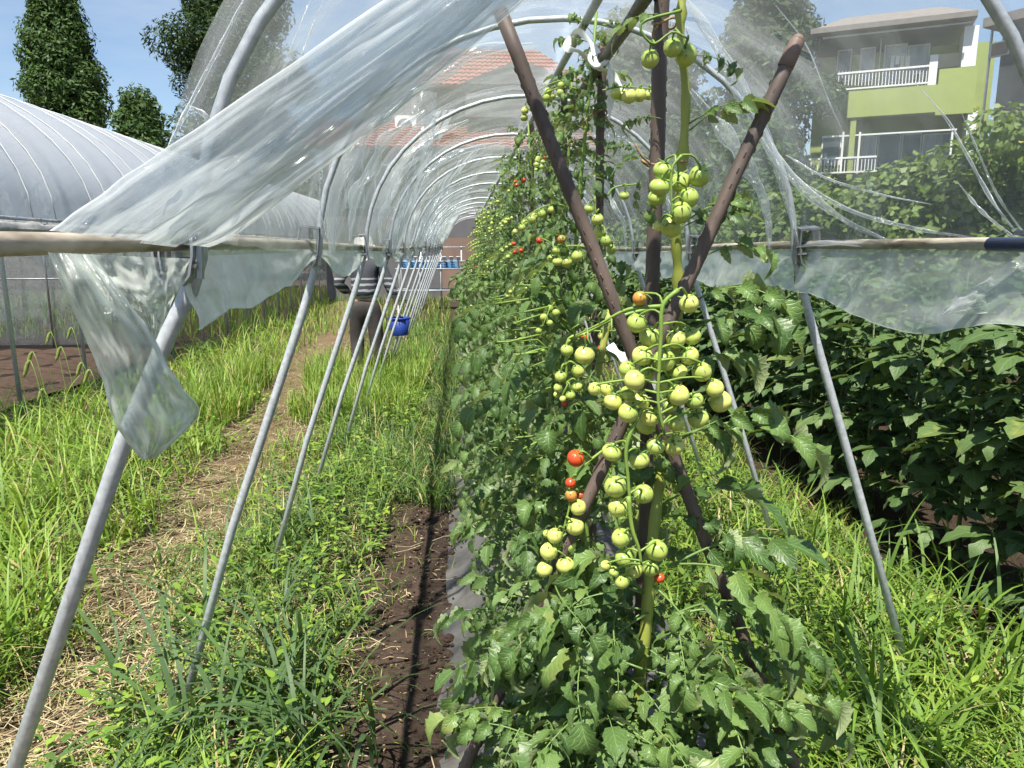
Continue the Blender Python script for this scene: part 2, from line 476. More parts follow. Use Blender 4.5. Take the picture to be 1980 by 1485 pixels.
M_straw = grass_mat('dry_straw', [(0.0, (0.22, 0.16, 0.085)), (0.5, (0.42, 0.34, 0.19)), (1.0, (0.58, 0.50, 0.32))], 0.1)

def ground_mat():
    m, nt, out = new_mat('soil_and_litter')
    p = N(nt, 'ShaderNodeBsdfPrincipled', Roughness=0.95)
    p.inputs['Specular IOR Level'].default_value = 0.15
    v = coords(nt, 'Object')
    f = noise_n(nt, v, 2.2, 6, 0.65); g = noise_n(nt, v, 38.0, 4, 0.7); st = noise_n(nt, coords(nt, 'Object', (9, 30, 9)), 6.0, 4, 0.7, 1.5)
    soil = ramp(nt, g, [(0.25, (0.036, 0.024, 0.017)), (0.75, (0.090, 0.062, 0.044))])
    litter = ramp(nt, st, [(0.35, (0.13, 0.085, 0.05)), (0.7, (0.36, 0.27, 0.15))])
    # dry litter lies on the trodden strip, bare soil elsewhere
    sx = nt.nodes.new('ShaderNodeSeparateXYZ'); nt.links.new(v, sx.inputs[0])
    d = math_n(nt, 'ADD', sx.outputs[0], math_n(nt, 'MULTIPLY_ADD', sx.outputs[1], 0.1, 1.05))
    d = math_n(nt, 'ABSOLUTE', d)
    band = math_n(nt, 'SUBTRACT', 1.15, math_n(nt, 'MULTIPLY', d, 1.35), clamp=True)
    k = math_n(nt, 'MULTIPLY', band, math_n(nt, 'MULTIPLY_ADD', f, 1.6, -0.05, clamp=True), clamp=True)
    nt.links.new(mixc(nt, k, soil, litter), p.inputs['Base Color'])
    h = math_n(nt, 'ADD', math_n(nt, 'MULTIPLY', g, 0.7), math_n(nt, 'MULTIPLY', st, 0.6))
    nt.links.new(bump_n(nt, h, 0.9, 0.03), p.inputs['Normal'])
    nt.links.new(p.outputs[0], out.inputs['Surface'])
    return m
M_ground = ground_mat()
M_soil = simple('damp_soil', (0.074, 0.050, 0.036), (0.030, 0.020, 0.015), rough=0.9, scale=16, bump=0.8, spec=0.2, bdist=0.02, detail=8)
M_mulch = simple('mulch_sheet', (0.15, 0.14, 0.125), (0.045, 0.043, 0.043), rough=0.55, scale=7, bump=0.5, bdist=0.01, detail=8)

# ================================================================== the setting: ground
def gz(x, y):
    """ground height"""
    k = math.exp(-((x * x + (y - 6) ** 2) / 300.0))
    return k * (0.03 * noise.noise(Vector((x * 0.9, y * 0.9, 0))) + 0.012 * noise.noise(Vector((x * 4, y * 4, 3)))) - 0.015

xs = [-200, -90, -45, -25, -14, -9] + [-6 + 0.16 * i for i in range(76)] + [6.6, 9, 14, 25, 45, 90, 200]
ys = [-60, -20, -6, -2] + [-0.5 + 0.17 * i for i in range(110)] + [19, 22, 28, 40, 70, 130, 250]
V = [(x, y, gz(x, y)) for y in ys for x in xs]
w = len(xs)
Fq = [(j * w + i, j * w + i + 1, (j + 1) * w + i + 1, (j + 1) * w + i) for j in range(len(ys) - 1) for i in range(w - 1)]
g = MB(); g.add(V, Fq)
tag(g.build('ground', M_ground), kind='structure')

def soil_fn(u, v):
    y = 0.6 + u * 4.6
    x0 = -0.47 + 0.05 * noise.noise(Vector((0, y * 2.2, 1))); x1 = -0.04
    x = x0 + (x1 - x0) * v
    return (x, y, gz(x, y) + 0.006 + 0.02 * noise.noise(Vector((x * 7, y * 7, 5))) * math.sin(math.pi * v) + 0.008 * noise.noise(Vector((x * 30, y * 30, 9))))
g = MB(); g.grid(soil_fn, 150, 16)
tag(g.build('bare_soil_path', M_soil), kind='structure')

# plastic mulch stretched over the raised bed
BED0, BED1 = 1.05, 15.6
def bed_z(x):
    t = min(max((x + 0.09) / 0.26, 0), 1); s = min(max((0.90 - x) / 0.26, 0), 1)
    k = min(t, s)
    return 0.15 * (k * k * (3 - 2 * k))
def mulch_fn(u, v):
    y = BED0 + u * (BED1 - BED0)
    x = -0.09 + v * 0.99 + 0.03 * noise.noise(Vector((0, y * 3.0, v * 2)))
    z = gz(x, y) + 0.012 + bed_z(x) + 0.026 * noise.noise(Vector((x * 6, y * 9, 2))) + 0.014 * noise.noise(Vector((x * 22, y * 16, 4))) + 0.006 * noise.noise(Vector((x * 50, y * 45, 6)))
    return (x, y, z)
g = MB(); g.grid(mulch_fn, 420, 34)
tag(g.build('mulch_sheet', M_mulch), 'dusty grey plastic mulch sheet over the raised bed under the tomato row', 'mulch sheet')

# ================================================================== the rain shelter: hoops, rails, clamps
XL, XR, ZR = -0.42, 1.02, 1.485
XC = (XL + XR) / 2; HW = (XR - XL) / 2; RISE = 0.66
HOOP_Y = [1.24] + [2.25 + 1.09 * k for k in range(14)]
HOOP_REF = 1.16
Y_END = HOOP_Y[-1]
def arch(t, grow=0.0):
    """t 0..1 from the left rail over the ridge to the right rail"""
    th = math.pi * (1 - t)
    return (XC + (HW + grow) * math.cos(th), ZR + (RISE + grow) * math.sin(th))

shelter = thing('rain_shelter_frame', (XC, 8.8, 0), 'galvanised steel hoop frame of the plastic rain shelter over the tomato row', 'greenhouse frame')
for i, hy in enumerate(HOOP_Y):
    m = MB()
    jx = R0.uniform(-0.02, 0.02)
    pts = [(-0.97 + jx, hy, gz(-0.97, hy) - 0.15), (-0.72 + jx * .5, hy, 0.64), (XL - 0.055, hy, ZR - 0.17)]
    if i == 0:
        q0, q1 = P(240, 850, hy), P(30, 1480, hy); dd = q1 - q0
        pts = [tuple(q0 + dd * ((-0.12 - q0.z) / dd.z)), tuple(q0), tuple(q0.lerp(Vector((XL, hy, ZR)), .6)), (XL - 0.02, hy, ZR - 0.05)]
    pts += [(arch(t)[0], hy, arch(t)[1]) for t in [k / 22 for k in range(23)]]
    pts += [(XR + 0.055, hy, ZR - 0.17), (1.32, hy, 0.64), (1.60, hy, gz(1.6, hy) - 0.15)]
    m.tube(pts, [0.0130 if i else 0.0138] * (3 if i else 4) + [0.0090 if i else 0.0108] * (len(pts) - (6 if i else 7)) + [0.0130] * 3, 12)
    m.build('hoop', M_galv, shelter)
def rail_z(y): return ZR + 0.002 * y + 0.012 * math.sin(y * 0.9)
for xr, side in ((XL - 0.03, 0), (XR + 0.03, 1)):
    m = MB()
    m.tube([(xr + 0.006 * math.sin(y * 2.1), y, rail_z(y) + 0.01) for y in [(-0.3 + 0.35 * k) for k in range(49)]], 0.0125, 12)
    rl = m.build('side_rail', M_rail, shelter)
m = MB(); m.tube([(0.345, y, ZR + RISE - 0.035) for y in (0.9, 6, 11, Y_END)], 0.0125, 10); m.build('ridge_purlin', M_galv, shelter)

def clamp_mesh():
    m = MB()
    # a spring-steel channel gripping the rail: two bent plates and a wedge
    for sx, ln in ((-0.011, 1.0), (0.011, 0.92)):
        prof = [(0.019, 0.040 * ln), (0.021, 0.015), (0.021, -0.015), (0.017, -0.040 * ln), (0.008, -0.052 * ln)]
        vs = []; fs = []
        for (yy, zz) in prof:
            for w_ in (-0.009, 0.009): 
                vs += [(yy, sx * 1.2 + w_, zz), (yy + 0.003, sx * 1.2 + w_, zz)]
        for k in range(len(prof) - 1):
            b = k * 4
            fs += [(b, b + 4, b + 6, b + 2), (b + 1, b + 3, b + 7, b + 5), (b, b + 1, b + 5, b + 4), (b + 2, b + 6, b + 7, b + 3)]
        m.add(vs, fs)
        m.add([(-v[0] + 0.0, v[1], v[2]) for v in vs], [tuple(reversed(f)) for f in fs])
    m.box((0, 0, 0.041), (0.046, 0.046, 0.005)); m.box((0.012, 0, -0.022), (0.03, 0.04, 0.004), Matrix.Rotation(0.3, 3, 'X'))
    m.box((0.028, 0.0, 0.0), (0.006, 0.014, 0.085)); m.box((-0.02, 0.014, -0.018), (0.02, 0.006, 0.03), Matrix.Rotation(0.5, 3, 'Z'))
    return m.mesh('clamp', M_clamp, False)
CL = clamp_mesh()
for hy in HOOP_Y:
    for xr, s in ((XL - 0.03, 0), (XR + 0.03, 1)):
        o = link('clamp', CL, shelter)
        o.location = Vector((xr + (0.006 if not s else -0.006), hy - 0.035, rail_z(hy) + 0.008)) - shelter.location; o.scale = (1.25, 1.25, 1.25)
        o.rotation_euler = (R0.uniform(-.15, .15), R0.uniform(-.12, .12), (0.12 if not s else math.pi - 0.12))

# blue film-fixing sleeves pushed over the rails
for (xr, y0, y1) in ((XR + 0.03, 0.95, 1.43), ):
    m = MB(); m.tube([(xr, y0, rail_z(y0) + 0.008), (xr, (y0 + y1) / 2, rail_z(y0) + 0.009), (xr, y1, rail_z(y1) + 0.008)], 0.0145, 12)
    m.tube([(xr + 0.01, y0, rail_z(y0) + 0.030), (xr + 0.01, y1 - 0.05, rail_z(y1) + 0.030)], 0.005, 6)
    m.build('rail_sleeve', M_blue, shelter)
m = MB(); m.tube([(XL - 0.03, 0.74, ZR + 0.022), (XL - 0.032, 0.86, ZR + 0.027), (XL - 0.03, 0.96, ZR + 0.022)], [0.004, 0.006, 0.004], 8); m.build('film_strip', M_blue, shelter)

# ---------------------------------------------------------------- plastic film
film = thing('film_cover', (XC, 8.8, ZR), 'clear wrinkled plastic film draped over the hoops of the tomato rain shelter', 'plastic film')
def roof_fn(u, v):
    y = 1.14 + u * (Y_END + 0.25 - 1.14)
    k = (y - HOOP_REF) / 1.09
    fr = k - math.floor(k)
    sag = math.sin(math.pi * fr) ** 1.3
    side = abs(v - 0.5) * 2
    grow = 0.019 - sag * (0.045 * (1 - side ** 4)) * (0.6 + 0.8 * noise.noise(Vector((math.floor(k) * 3.1, v * 2.5, 0))))
    env = math.sin(math.pi * min(max(v, 0), 1)) ** 0.5
    wr = 0.020 * noise.noise(Vector((y * 7.0, v * 2.2, 1.0))) + 0.010 * noise.noise(Vector((y * 19.0, v * 5.0, 4.0))) + 0.014 * noise.noise(Vector((y * 3 + v * 9, v * 5, 7)))
    x, z = arch(v, grow + wr * (0.25 + sag) * env)
    z += 0.002 * y * (1 - env)
    # the far left bottom edge is rolled up a little, the front edge droops
    if y > 12.5 and v < 0.25: z += 0
    return (x, y, z)
g = MB(); g.grid(roof_fn, 300, 64)
g.build('roof_film', M_film, film)

def strip_between(A, B, thick, wrk, nseg=70, nring=30, seed=0, closed=True, Nrm=None):
    """a flattened, creased sleeve of film between two edge curves"""
    a = curve(A, nseg + 1); b = curve(B, nseg + 1)
    m = MB()
    def fn(u, v):
        i = min(int(round(u * nseg)), nseg)
        c = (a[i] + b[i]) / 2; h = (a[i] - b[i]) / 2
        n = (_C - c).normalized() if Nrm is None else Nrm
        if closed:
            th = 2 * math.pi * v; cx, sx = math.cos(th), math.sin(th)
            w_ = wrk * (noise.noise(Vector((u * 3.0, cx * 4.5, seed + (3 if sx > 0 else 8)))) + 0.5 * noise.noise(Vector((u * 6.0, cx * 11, seed + 2))) + 0.2 * (1 - 2 * abs(noise.noise(Vector((u * 4.0 + cx * 2, cx * 14 - u * 3, seed + 5))))))
            edge = 1 + 0.03 * noise.noise(Vector((u * 14, seed, cx)))
            return c + h * cx * edge + n * (thick * sx + w_ * abs(sx))
        x_ = 1 - 2 * v
        w_ = wrk * (noise.noise(Vector((u * 4.0, x_ * 3.5, seed))) + 0.6 * noise.noise(Vector((u * 9.0, x_ * 8, seed + 5))))
        return c + h * x_ * (1 + 0.05 * noise.noise(Vector((u * 9, seed, x_ * 2)))) + n * (thick * (1 - x_ * x_) + w_)
    m.grid(fn, nseg, nring)
    return m
# front flap: the loose end of the sheet hangs in a diagonal swag from the left rail to the ridge
A = [P(95, 446, .68), P(180, 385, .74), P(320, 287, .84), P(520, 152, .96), P(740, 0, 1.08), P(930, -130, 1.18), P(1060, -230, 1.26)]
B = [P(405, 478, 1.08), P(455, 455, 1.09), P(560, 375, 1.10), P(700, 268, 1.14), P(850, 145, 1.2), P(1010, 5, 1.27), P(1110, -90, 1.31)]
strip_between(A, B, 0.026, 0.034, seed=1, nseg=120, nring=56).build('front_flap', M_film2, film)
A2 = [P(270, 470, .86), P(420, 340, .93), P(600, 200, 1.02), P(800, 60, 1.12), P(950, -60, 1.2)]
B2 = [P(340, 478, .97), P(500, 370, 1.03), P(680, 225, 1.1), P(870, 80, 1.18), P(1010, -50, 1.24)]
strip_between(A2, B2, 0.012, 0.014, seed=21, nring=20).build('front_flap', M_fold, film)
# loose drapes inside the left wall
for k, (A_, B_, mt) in enumerate((
        ([P(735, 215, 2.35), P(700, 300, 2.35), P(665, 400, 2.38), P(632, 487, 2.4)], [P(770, 190, 2.6), P(735, 310, 2.5), P(712, 400, 2.45), P(690, 495, 2.42)], M_film),
        ([P(795, 170, 3.2), P(798, 230, 3.15), P(815, 280, 3.1), P(826, 300, 3.1)], [P(845, 180, 3.4), P(842, 240, 3.3), P(838, 275, 3.2), P(828, 300, 3.12)], M_film),
        ([P(845, 215, 3.6), P(800, 300, 3.6), P(765, 400, 3.6), P(738, 485, 3.6)], [P(880, 210, 3.9), P(835, 310, 3.8), P(800, 400, 3.75), P(770, 490, 3.7)], M_film2),
        ([P(900, 300, 4.6), P(850, 350, 4.6), P(815, 410, 4.6), P(792, 478, 4.6)], [P(930, 285, 4.9), P(880, 345, 4.8), P(842, 410, 4.7), P(815, 478, 4.7)], M_film2),
        ([P(975, 268, 5.2), P(920, 300, 5.4), P(880, 350, 5.6), P(835, 470, 5.7)], [P(975, 310, 5.6), P(925, 340, 5.7), P(890, 390, 5.8), P(850, 468, 5.9)], M_film))):
    strip_between(A_, B_, 0.03, 0.03, nseg=36, nring=18, seed=31 + k, closed=False).build('loose_drape', mt, film)
# frayed, dirt-stained end of the left wall where the film is hitched up
strip_between([P(858, 474, 12), P(876, 440, 12.6), P(895, 410, 13.4), P(912, 388, 14.5)], [P(835, 440, 12), P(852, 415, 12.6), P(880, 385, 13.4), P(905, 368, 14.5)], 0.05, 0.08, nseg=24, nring=12, seed=51, closed=False).build('hitched_edge', M_film3, film)

# gathered folds on the right: a heavy one beside the second hoop, thin creases fanning to the rail
def crease(pts, w0, w1, mat, seed, thick=0.008):
    c = curve(pts, 60)
    A_, B_ = [], []
    for i, p in enumerate(c):
        t = (c[min(i + 1, 59)] - c[max(i - 1, 0)]).normalized()
        sidev = t.cross((_C - p).normalized()).normalized()
        u = i / 59
        wd = (w0 + (w1 - w0) * u) * 1.35 * (math.sin(math.pi * min(max(u, .03), .97)) ** .5) * (0.4 + 0.75 * abs(noise.noise(Vector((u * 5, seed, 0)))))
        A_.append(p + sidev * wd); B_.append(p - sidev * wd)
    return strip_between(A_, B_, thick, thick * 0.9, nseg=59, nring=16, seed=seed)
for k, (pts, w0, w1) in enumerate((
        ([P(1320, -10, 2.0), P(1375, 70, 1.98), P(1440, 190, 1.96), P(1490, 290, 1.95), P(1560, 370, 1.9), P(1640, 430, 1.85), P(1720, 466, 1.8)], .030, .010),
        ([P(1340, 20, 2.2), P(1410, 130, 2.2), P(1462, 220, 2.2), P(1500, 320, 2.2), P(1530, 420, 2.2), P(1545, 478, 2.2)], .022, .014),
        ([P(1520, 300, 1.98), P(1600, 345, 1.9), P(1700, 375, 1.8), P(1800, 395, 1.7)], .006, .003),
        ([P(1545, 350, 1.95), P(1640, 405, 1.85), P(1760, 440, 1.72), P(1900, 462, 1.55)], .010, .006),
        ([P(1500, 10, 1.75), P(1560, 90, 1.75), P(1600, 190, 1.75), P(1630, 255, 1.75)], .003, .002),
        ([P(1770, 160, 1.62), P(1830, 230, 1.6), P(1870, 300, 1.58), P(1920, 390, 1.55), P(1975, 462, 1.5)], .004, .005),
        ([P(1860, 220, 1.55), P(1890, 290, 1.54), P(1930, 380, 1.52), P(1990, 465, 1.5)], .003, .003),
        ([P(1850, 350, 1.56), P(1900, 410, 1.54), P(1965, 462, 1.5)], .003, .005),
        ([P(1540, 478, 2.15), P(1600, 470, 2.0), P(1720, 474, 1.8), P(1900, 468, 1.52)], .008, .012))):
    crease(pts, w0, w1, M_fold, 61 + k).build('film_fold', M_fold, film)
for k, (pts, w0, w1) in enumerate((
        ([P(470, 0, 1.0), P(420, 100, .99), P(360, 215, .97), P(318, 300, .96)], .004, .004),
        ([P(600, 0, 1.5), P(565, 90, 1.5), P(535, 170, 1.5), P(505, 240, 1.5)], .004, .002),
        ([P(625, 0, 1.6), P(590, 90, 1.6), P(560, 160, 1.6)], .003, .002),
        ([P(325, 300, .9), P(318, 340, .9), P(322, 380, .9), P(316, 420, .9)], .002, .002),
        ([P(365, 205, 1.0), P(395, 222, 1.0), P(405, 245, 1.0), P(402, 270, 1.0)], .006, .008),
        ([P(620, 290, 2.1), P(618, 340, 2.1), P(622, 420, 2.1), P(640, 480, 2.1)], .002, .003),
        ([P(560, 130, 1.3), P(540, 210, 1.3), P(500, 300, 1.3), P(470, 460, 1.3)], .003, .002))):
    crease(pts, w0, w1, M_fold, 81 + k, 0.005).build('film_fold', M_fold, film)

for k, hy in enumerate(HOOP_Y[1:11]):
    rr = random.Random(900 + k)
    for (t0, t1, off, wd) in ((0.0, 0.40 + rr.uniform(-.1, .08), rr.uniform(.05, .16), .05), (0.02, rr.uniform(.2, .32), rr.uniform(.3, .6), .03), (rr.uniform(.62, .75), 1.0, rr.uniform(.04, .2), .035)):
        pts = []
        for q in range(7):
            t = t0 + (t1 - t0) * q / 6
            x_, z_ = arch(t, -.012 + .012 * rr.uniform(-1, 1))
            pts.append(Vector((x_, hy + off + (.16 * (q / 6) ** 1.5 if t0 < .3 else .1 * (1 - q / 6)) * rr.uniform(.6, 1.2), z_)))
        crease(pts, wd, wd * .6, M_fold, 200 + 7 * k + int(t0 * 10), 0.012).build('film_fold', M_fold, film)
# skirts hanging under the rails
def skirt(xr, y0, y1, drop, seed, side):
    m = MB()
    def fn(u, v):
        y = y0 + (y1 - y0) * u
        k = (y - HOOP_REF) / 1.09; fr = k - math.floor(k)
        d = drop(y, fr)
        z = rail_z(y) - 0.003 - d * v
        x = xr + side * (0.008 + 0.028 * v * noise.noise(Vector((y * 4, v * 1.5, seed))) + 0.008 * v * noise.noise(Vector((y * 14, v * 4, seed))) + 0.02 * v)
        return (x, y + 0.02 * v * noise.noise(Vector((y * 9, v, seed + 3))), z)
    nn_ = int((y1 - y0) * 50)
    m.grid(fn, nn_, 16)
    m.tube([fn(i / nn_, 1.0) for i in range(nn_ + 1)], 0.0012, 4)
    return m
skirt(XL - 0.03, 1.19, 2.22, lambda y, f: 0.025 + 0.085 * min(max((2.2 - y) / 0.5, 0), 1) ** 0.7 * (1 + 0.25 * noise.noise(Vector((y * 4, 0, 2)))) + 0.012 * math.sin(y * 17), 3, 1).build('side_skirt', M_film3, film)
skirt(XL - 0.03, 2.28, 9.0, lambda y, f: 0.02 + 0.09 * abs(math.sin(math.pi * f)) ** 1.2 * (0.6 + 0.6 * noise.noise(Vector((y * 1.3, 0, 0)))), 5, 1).build('side_skirt', M_film3, film)
def dropR(y, f):
    return 0.155 - 0.035 * math.cos(2 * math.pi * f) + 0.03 * noise.noise(Vector((y * 3, 1, 1))) if y < 2.2 else 0.13 + 0.04 * noise.noise(Vector((y * 2.2, 4, 1)))
skirt(XR + 0.03, 0.9, 2.24, dropR, 7, -1).build('side_skirt', M_film3, film)
skirt(XR + 0.03, 2.27, 7.0, dropR, 9, -1).build('side_skirt', M_film3, film)
strip_between([P(1985, 483, 1.40), P(1900, 545, 1.40), P(1850, 570, 1.41), P(1815, 612, 1.42)], [P(1990, 560, 1.36), P(1960, 600, 1.37), P(1900, 606, 1.38), P(1830, 608, 1.42)], 0.012, 0.02, nseg=30, nring=14, seed=13, closed=False).build('side_skirt', M_film2, film)
# the torn corner that hangs twisted from the left rail
A = [P(92, 488, .72), P(130, 575, .74), P(165, 655, .77), P(198, 735, .80), P(215, 800, .82), P(243, 852, .84), P(275, 890, .86)]
B = [P(180, 492, .80), P(238, 570, .79), P(292, 642, .80), P(322, 700, .82), P(352, 748, .84), P(384, 803, .86), P(300, 888, .86)]
strip_between(A, B, 0.018, 0.038, nseg=80, nring=44, seed=17).build('torn_corner', M_film3, film)
A = [P(160, 492, .80), P(225, 560, .88), P(262, 610, .90), P(292, 655, .92)]
B = [P(368, 500, 1.06), P(345, 555, 1.02), P(322, 610, 0.98), P(300, 660, 0.94)]
strip_between(A, B, 0.02, 0.03, nseg=30, nring=22, seed=19, closed=False).build('torn_corner', M_film3, film)

# ================================================================== tomato leaves
def leaflet(m, M, L, W, rng, curl=0.5, cup=0.35, n=12, tw=0.0, lobes=4):
    vs, uv, fs = [], [], []
    ph = rng.random() * 9
    for i in range(n + 1):
        t = i / n
        w_ = W * (math.sin(math.pi * min(t ** 0.72, 1)) ** 0.8) if 0 < t < 1 else 0.0
        saw = (t * lobes) % 1.0
        w_ *= 0.62 + 0.50 * (1 - abs(saw - 0.35) / 0.65)
        a = curl * t * 1.5
        yc = L * (math.sin(a) / a if a > 1e-4 else 1) * t
        zc = -L * ((1 - math.cos(a)) / a if a > 1e-4 else 0) * t
        for s in (-1, -0.5, 0, 0.5, 1):
            x = s * w_
            z = zc + abs(s) ** 1.5 * w_ * cup + (0.10 * W * noise.noise(Vector((t * 6 + ph, s * 3, ph))) if s else 0)
            z += math.sin(tw * t) * x
            back = 0.06 * L * abs(s) * (1 - t)
            vs.append(M @ Vector((x, yc - back, z))); uv.append((0.5 + s * 0.5, t))
    for i in range(n):
        for j in range(4):
            a = i * 5 + j
            fs.append((a, a + 1, a + 6, a + 5))
    m.add(vs, fs, uv)
def leaf_raw(seed, curled, scale=1.0, n=13, pairs=3):
    """a compound tomato leaf, base at the origin, growing along +Y"""
    rng = random.Random(seed)
    m = MB()
    L = 0.25 * scale
    droop = rng.uniform(0.5, 1.1)
    def rach(t):
        a = droop * t
        return Vector((0.02 * math.sin(3 * t + seed), L * t * (1 - 0.12 * a * a * t), -L * 0.42 * a * t * t))
    m.tube([rach(k / 8) for k in range(9)], [0.0032 * scale * (1 - 0.65 * k / 8) for k in range(9)], 5)
    stations = [0.36, 0.62, 0.86][-pairs:]
    cl = rng.uniform(1.0, 1.9) if curled else rng.uniform(0.2, 0.8)
    cu = rng.uniform(0.5, 1.0) if curled else rng.uniform(0.1, 0.45)
    for k, t in enumerate(stations):
        for sd in (-1, 1):
            p = rach(t)
            ang = sd * rng.uniform(0.8, 1.25)
            d = Vector((math.sin(ang), math.cos(ang), rng.uniform(-0.55, 0.15) - 0.3 * t))
            ll = scale * rng.uniform(0.065, 0.09) * (0.8 if k == 0 else 1.0)
            st = 0.012 * scale
            m.tube([p, p + d.normalized() * st], 0.0012 * scale, 4, False)
            leaflet(m, frame(p + d.normalized() * st, d, roll=sd * rng.uniform(-0.2, 0.6)), ll, ll * rng.uniform(0.24, 0.33), rng, cl * rng.uniform(.7, 1.2), cu, n, rng.uniform(-.5, .5))
        if k < len(stations) - 1 and n > 6:
            for sd in (-1, 1):
                p = rach(t + 0.12); ang = sd * 1.3
                leaflet(m, frame(p, (math.sin(ang), math.cos(ang), -0.2)), scale * 0.026, scale * 0.010, rng, 0.5, 0.3, 5, lobes=2)
    d = rach(1) - rach(0.9)
    ll = scale * rng.uniform(0.09, 0.115)
    leaflet(m, frame(rach(1), d), ll, ll * rng.uniform(0.27, 0.36), rng, cl * 0.9, cu, n + (2 if n > 6 else 0), lobes=5)
    return m
LEAF = [leaf_raw(100 + k, k % 3 != 0, 1.0).mesh('leaf', M_tleaf) for k in range(12)]
_lo = [leaf_raw(300 + k, k % 3 != 0, 1.0, n=4, pairs=3) for k in range(6)]
def to_np(m):
    V_ = np.array(m.v, dtype=np.float64)
    tri = []
    for f in m.f:
        if len(f) == 4: tri.append(f)
        elif len(f) == 3: tri.append((f[0], f[1], f[2], f[2]))
    return V_, np.array([f for f in tri if len(set(f)) == 4], dtype=np.int64)
LO = [to_np(m) for m in _lo]
def scatter(variants, mats, rng):
    """join transformed copies of variants into one vertex/face array"""
    Vs, Fs, At = [], [], []; b = 0
    for M in mats:
        V_, F_ = variants[rng.randrange(len(variants))]
        A_ = np.array(M)
        Vs.append(V_ @ A_[:3, :3].T + A_[:3, 3]); Fs.append(F_ + b); At.append(np.full(len(V_), rng.random())); b += len(V_)
    return np.concatenate(Vs), np.concatenate(Fs), np.concatenate(At)

# ---------------------------------------------------------------- fruit meshes (unit radius)
def fruit_mesh(name, mat, sq):
    m = MB(); prof = []
    for i in range(15):
        a = math.pi * i / 14
        r = math.sin(a); z = -math.cos(a) * sq
        if a > 2.55: z -= 0.30 * ((a - 2.55) / 0.59) ** 2
        prof.append((max(r, 0.001), z))
    m.lathe(prof, 22)
    sd = sq * 37.0
    out_ = []
    for (a, b, c) in m.v:
        v = Vector((a, b, c)); th = math.atan2(b, a)
        top = max(c, 0)
        k = 1 + 0.05 * noise.noise(v * 1.3 + Vector((sd, 0, 0))) + 0.018 * noise.noise(v * 4 + Vector((0, sd, 0))) + 0.035 * top * math.cos(th * (4 + int(sd) % 3) + sd)
        out_.append((a * k, b * k * (1 + 0.04 * math.sin(sd)), c * (1 + 0.05 * math.cos(sd * 1.7))))
    m.v = out_
    return m.mesh(name, mat)
FR = {'g': [fruit_mesh('tomato', M_tg, q) for q in (0.86, 0.9, 0.95, 0.99, 1.04)], 'p': [fruit_mesh('tomato', M_tp, q) for q in (0.92, 0.97, 1.02, 1.07)], 'r': [fruit_mesh('tomato', M_tr, q) for q in (0.9, 0.96)], 'o': [fruit_mesh('tomato', M_to, 1.0)]}
def calyx_mesh(seed):
    rng = random.Random(seed); m = MB()
    for k in range(5):
        th = 2 * math.pi * k / 5 + rng.uniform(-.2, .2)
        out = Vector((math.cos(th), math.sin(th), 0)); sd = Vector((-math.sin(th), math.cos(th), 0))
        ln = rng.uniform(0.75, 1.0); lift = rng.uniform(-0.15, 0.5)
        vs = []
        for i in range(5):
            t = i / 4
            p = out * (0.06 + ln * t) + Vector((0, 0, 0.74 + 0.12 * math.sin(t * 2.2) + lift * t * t - 0.18 * t * (1 - lift)))
            w_ = 0.13 * (1 - t) ** 0.7 * (0.6 + t)
            vs += [p + sd * w_, p + Vector((0, 0, 0.05 * (1 - t))), p - sd * w_]
        fs = []
        for i in range(4):
            b = i * 3
            fs += [(b, b + 1, b + 4, b + 3), (b + 1, b + 2, b + 5, b + 4)]
        m.add(vs, fs)
    m.tube([(0, 0, 0.68), (0.02, 0, 0.9), (0.05, 0.02, 1.12)], [0.09, 0.08, 0.09], 6)
    return m.mesh('calyx', M_calyx)
CAL = [calyx_mesh(k) for k in range(4)]

def add_fruit(plant, c, r, kind, rng, tilt=None):
    o = link('tomato', rng.choice(FR[kind]), plant)
    o.location = Vector(c) - plant.location
    t = tilt if tilt is not None else (rng.uniform(-.7, .7), rng.uniform(-.7, .7), rng.uniform(0, 6))
    o.rotation_euler = t; o.scale = (r, r, r)
    cx = link('calyx', CAL[rng.randrange(4)], o)
    cx.rotation_euler = (0, 0, rng.uniform(0, 6))
    cx.location = (0, 0, -0.02); cx.scale = (1.02, 1.02, 1.03)
    R_ = o.rotation_euler.to_matrix()
    return Vector(c) + R_ @ Vector((0.05 * r, 0.02 * r, 1.1 * r))

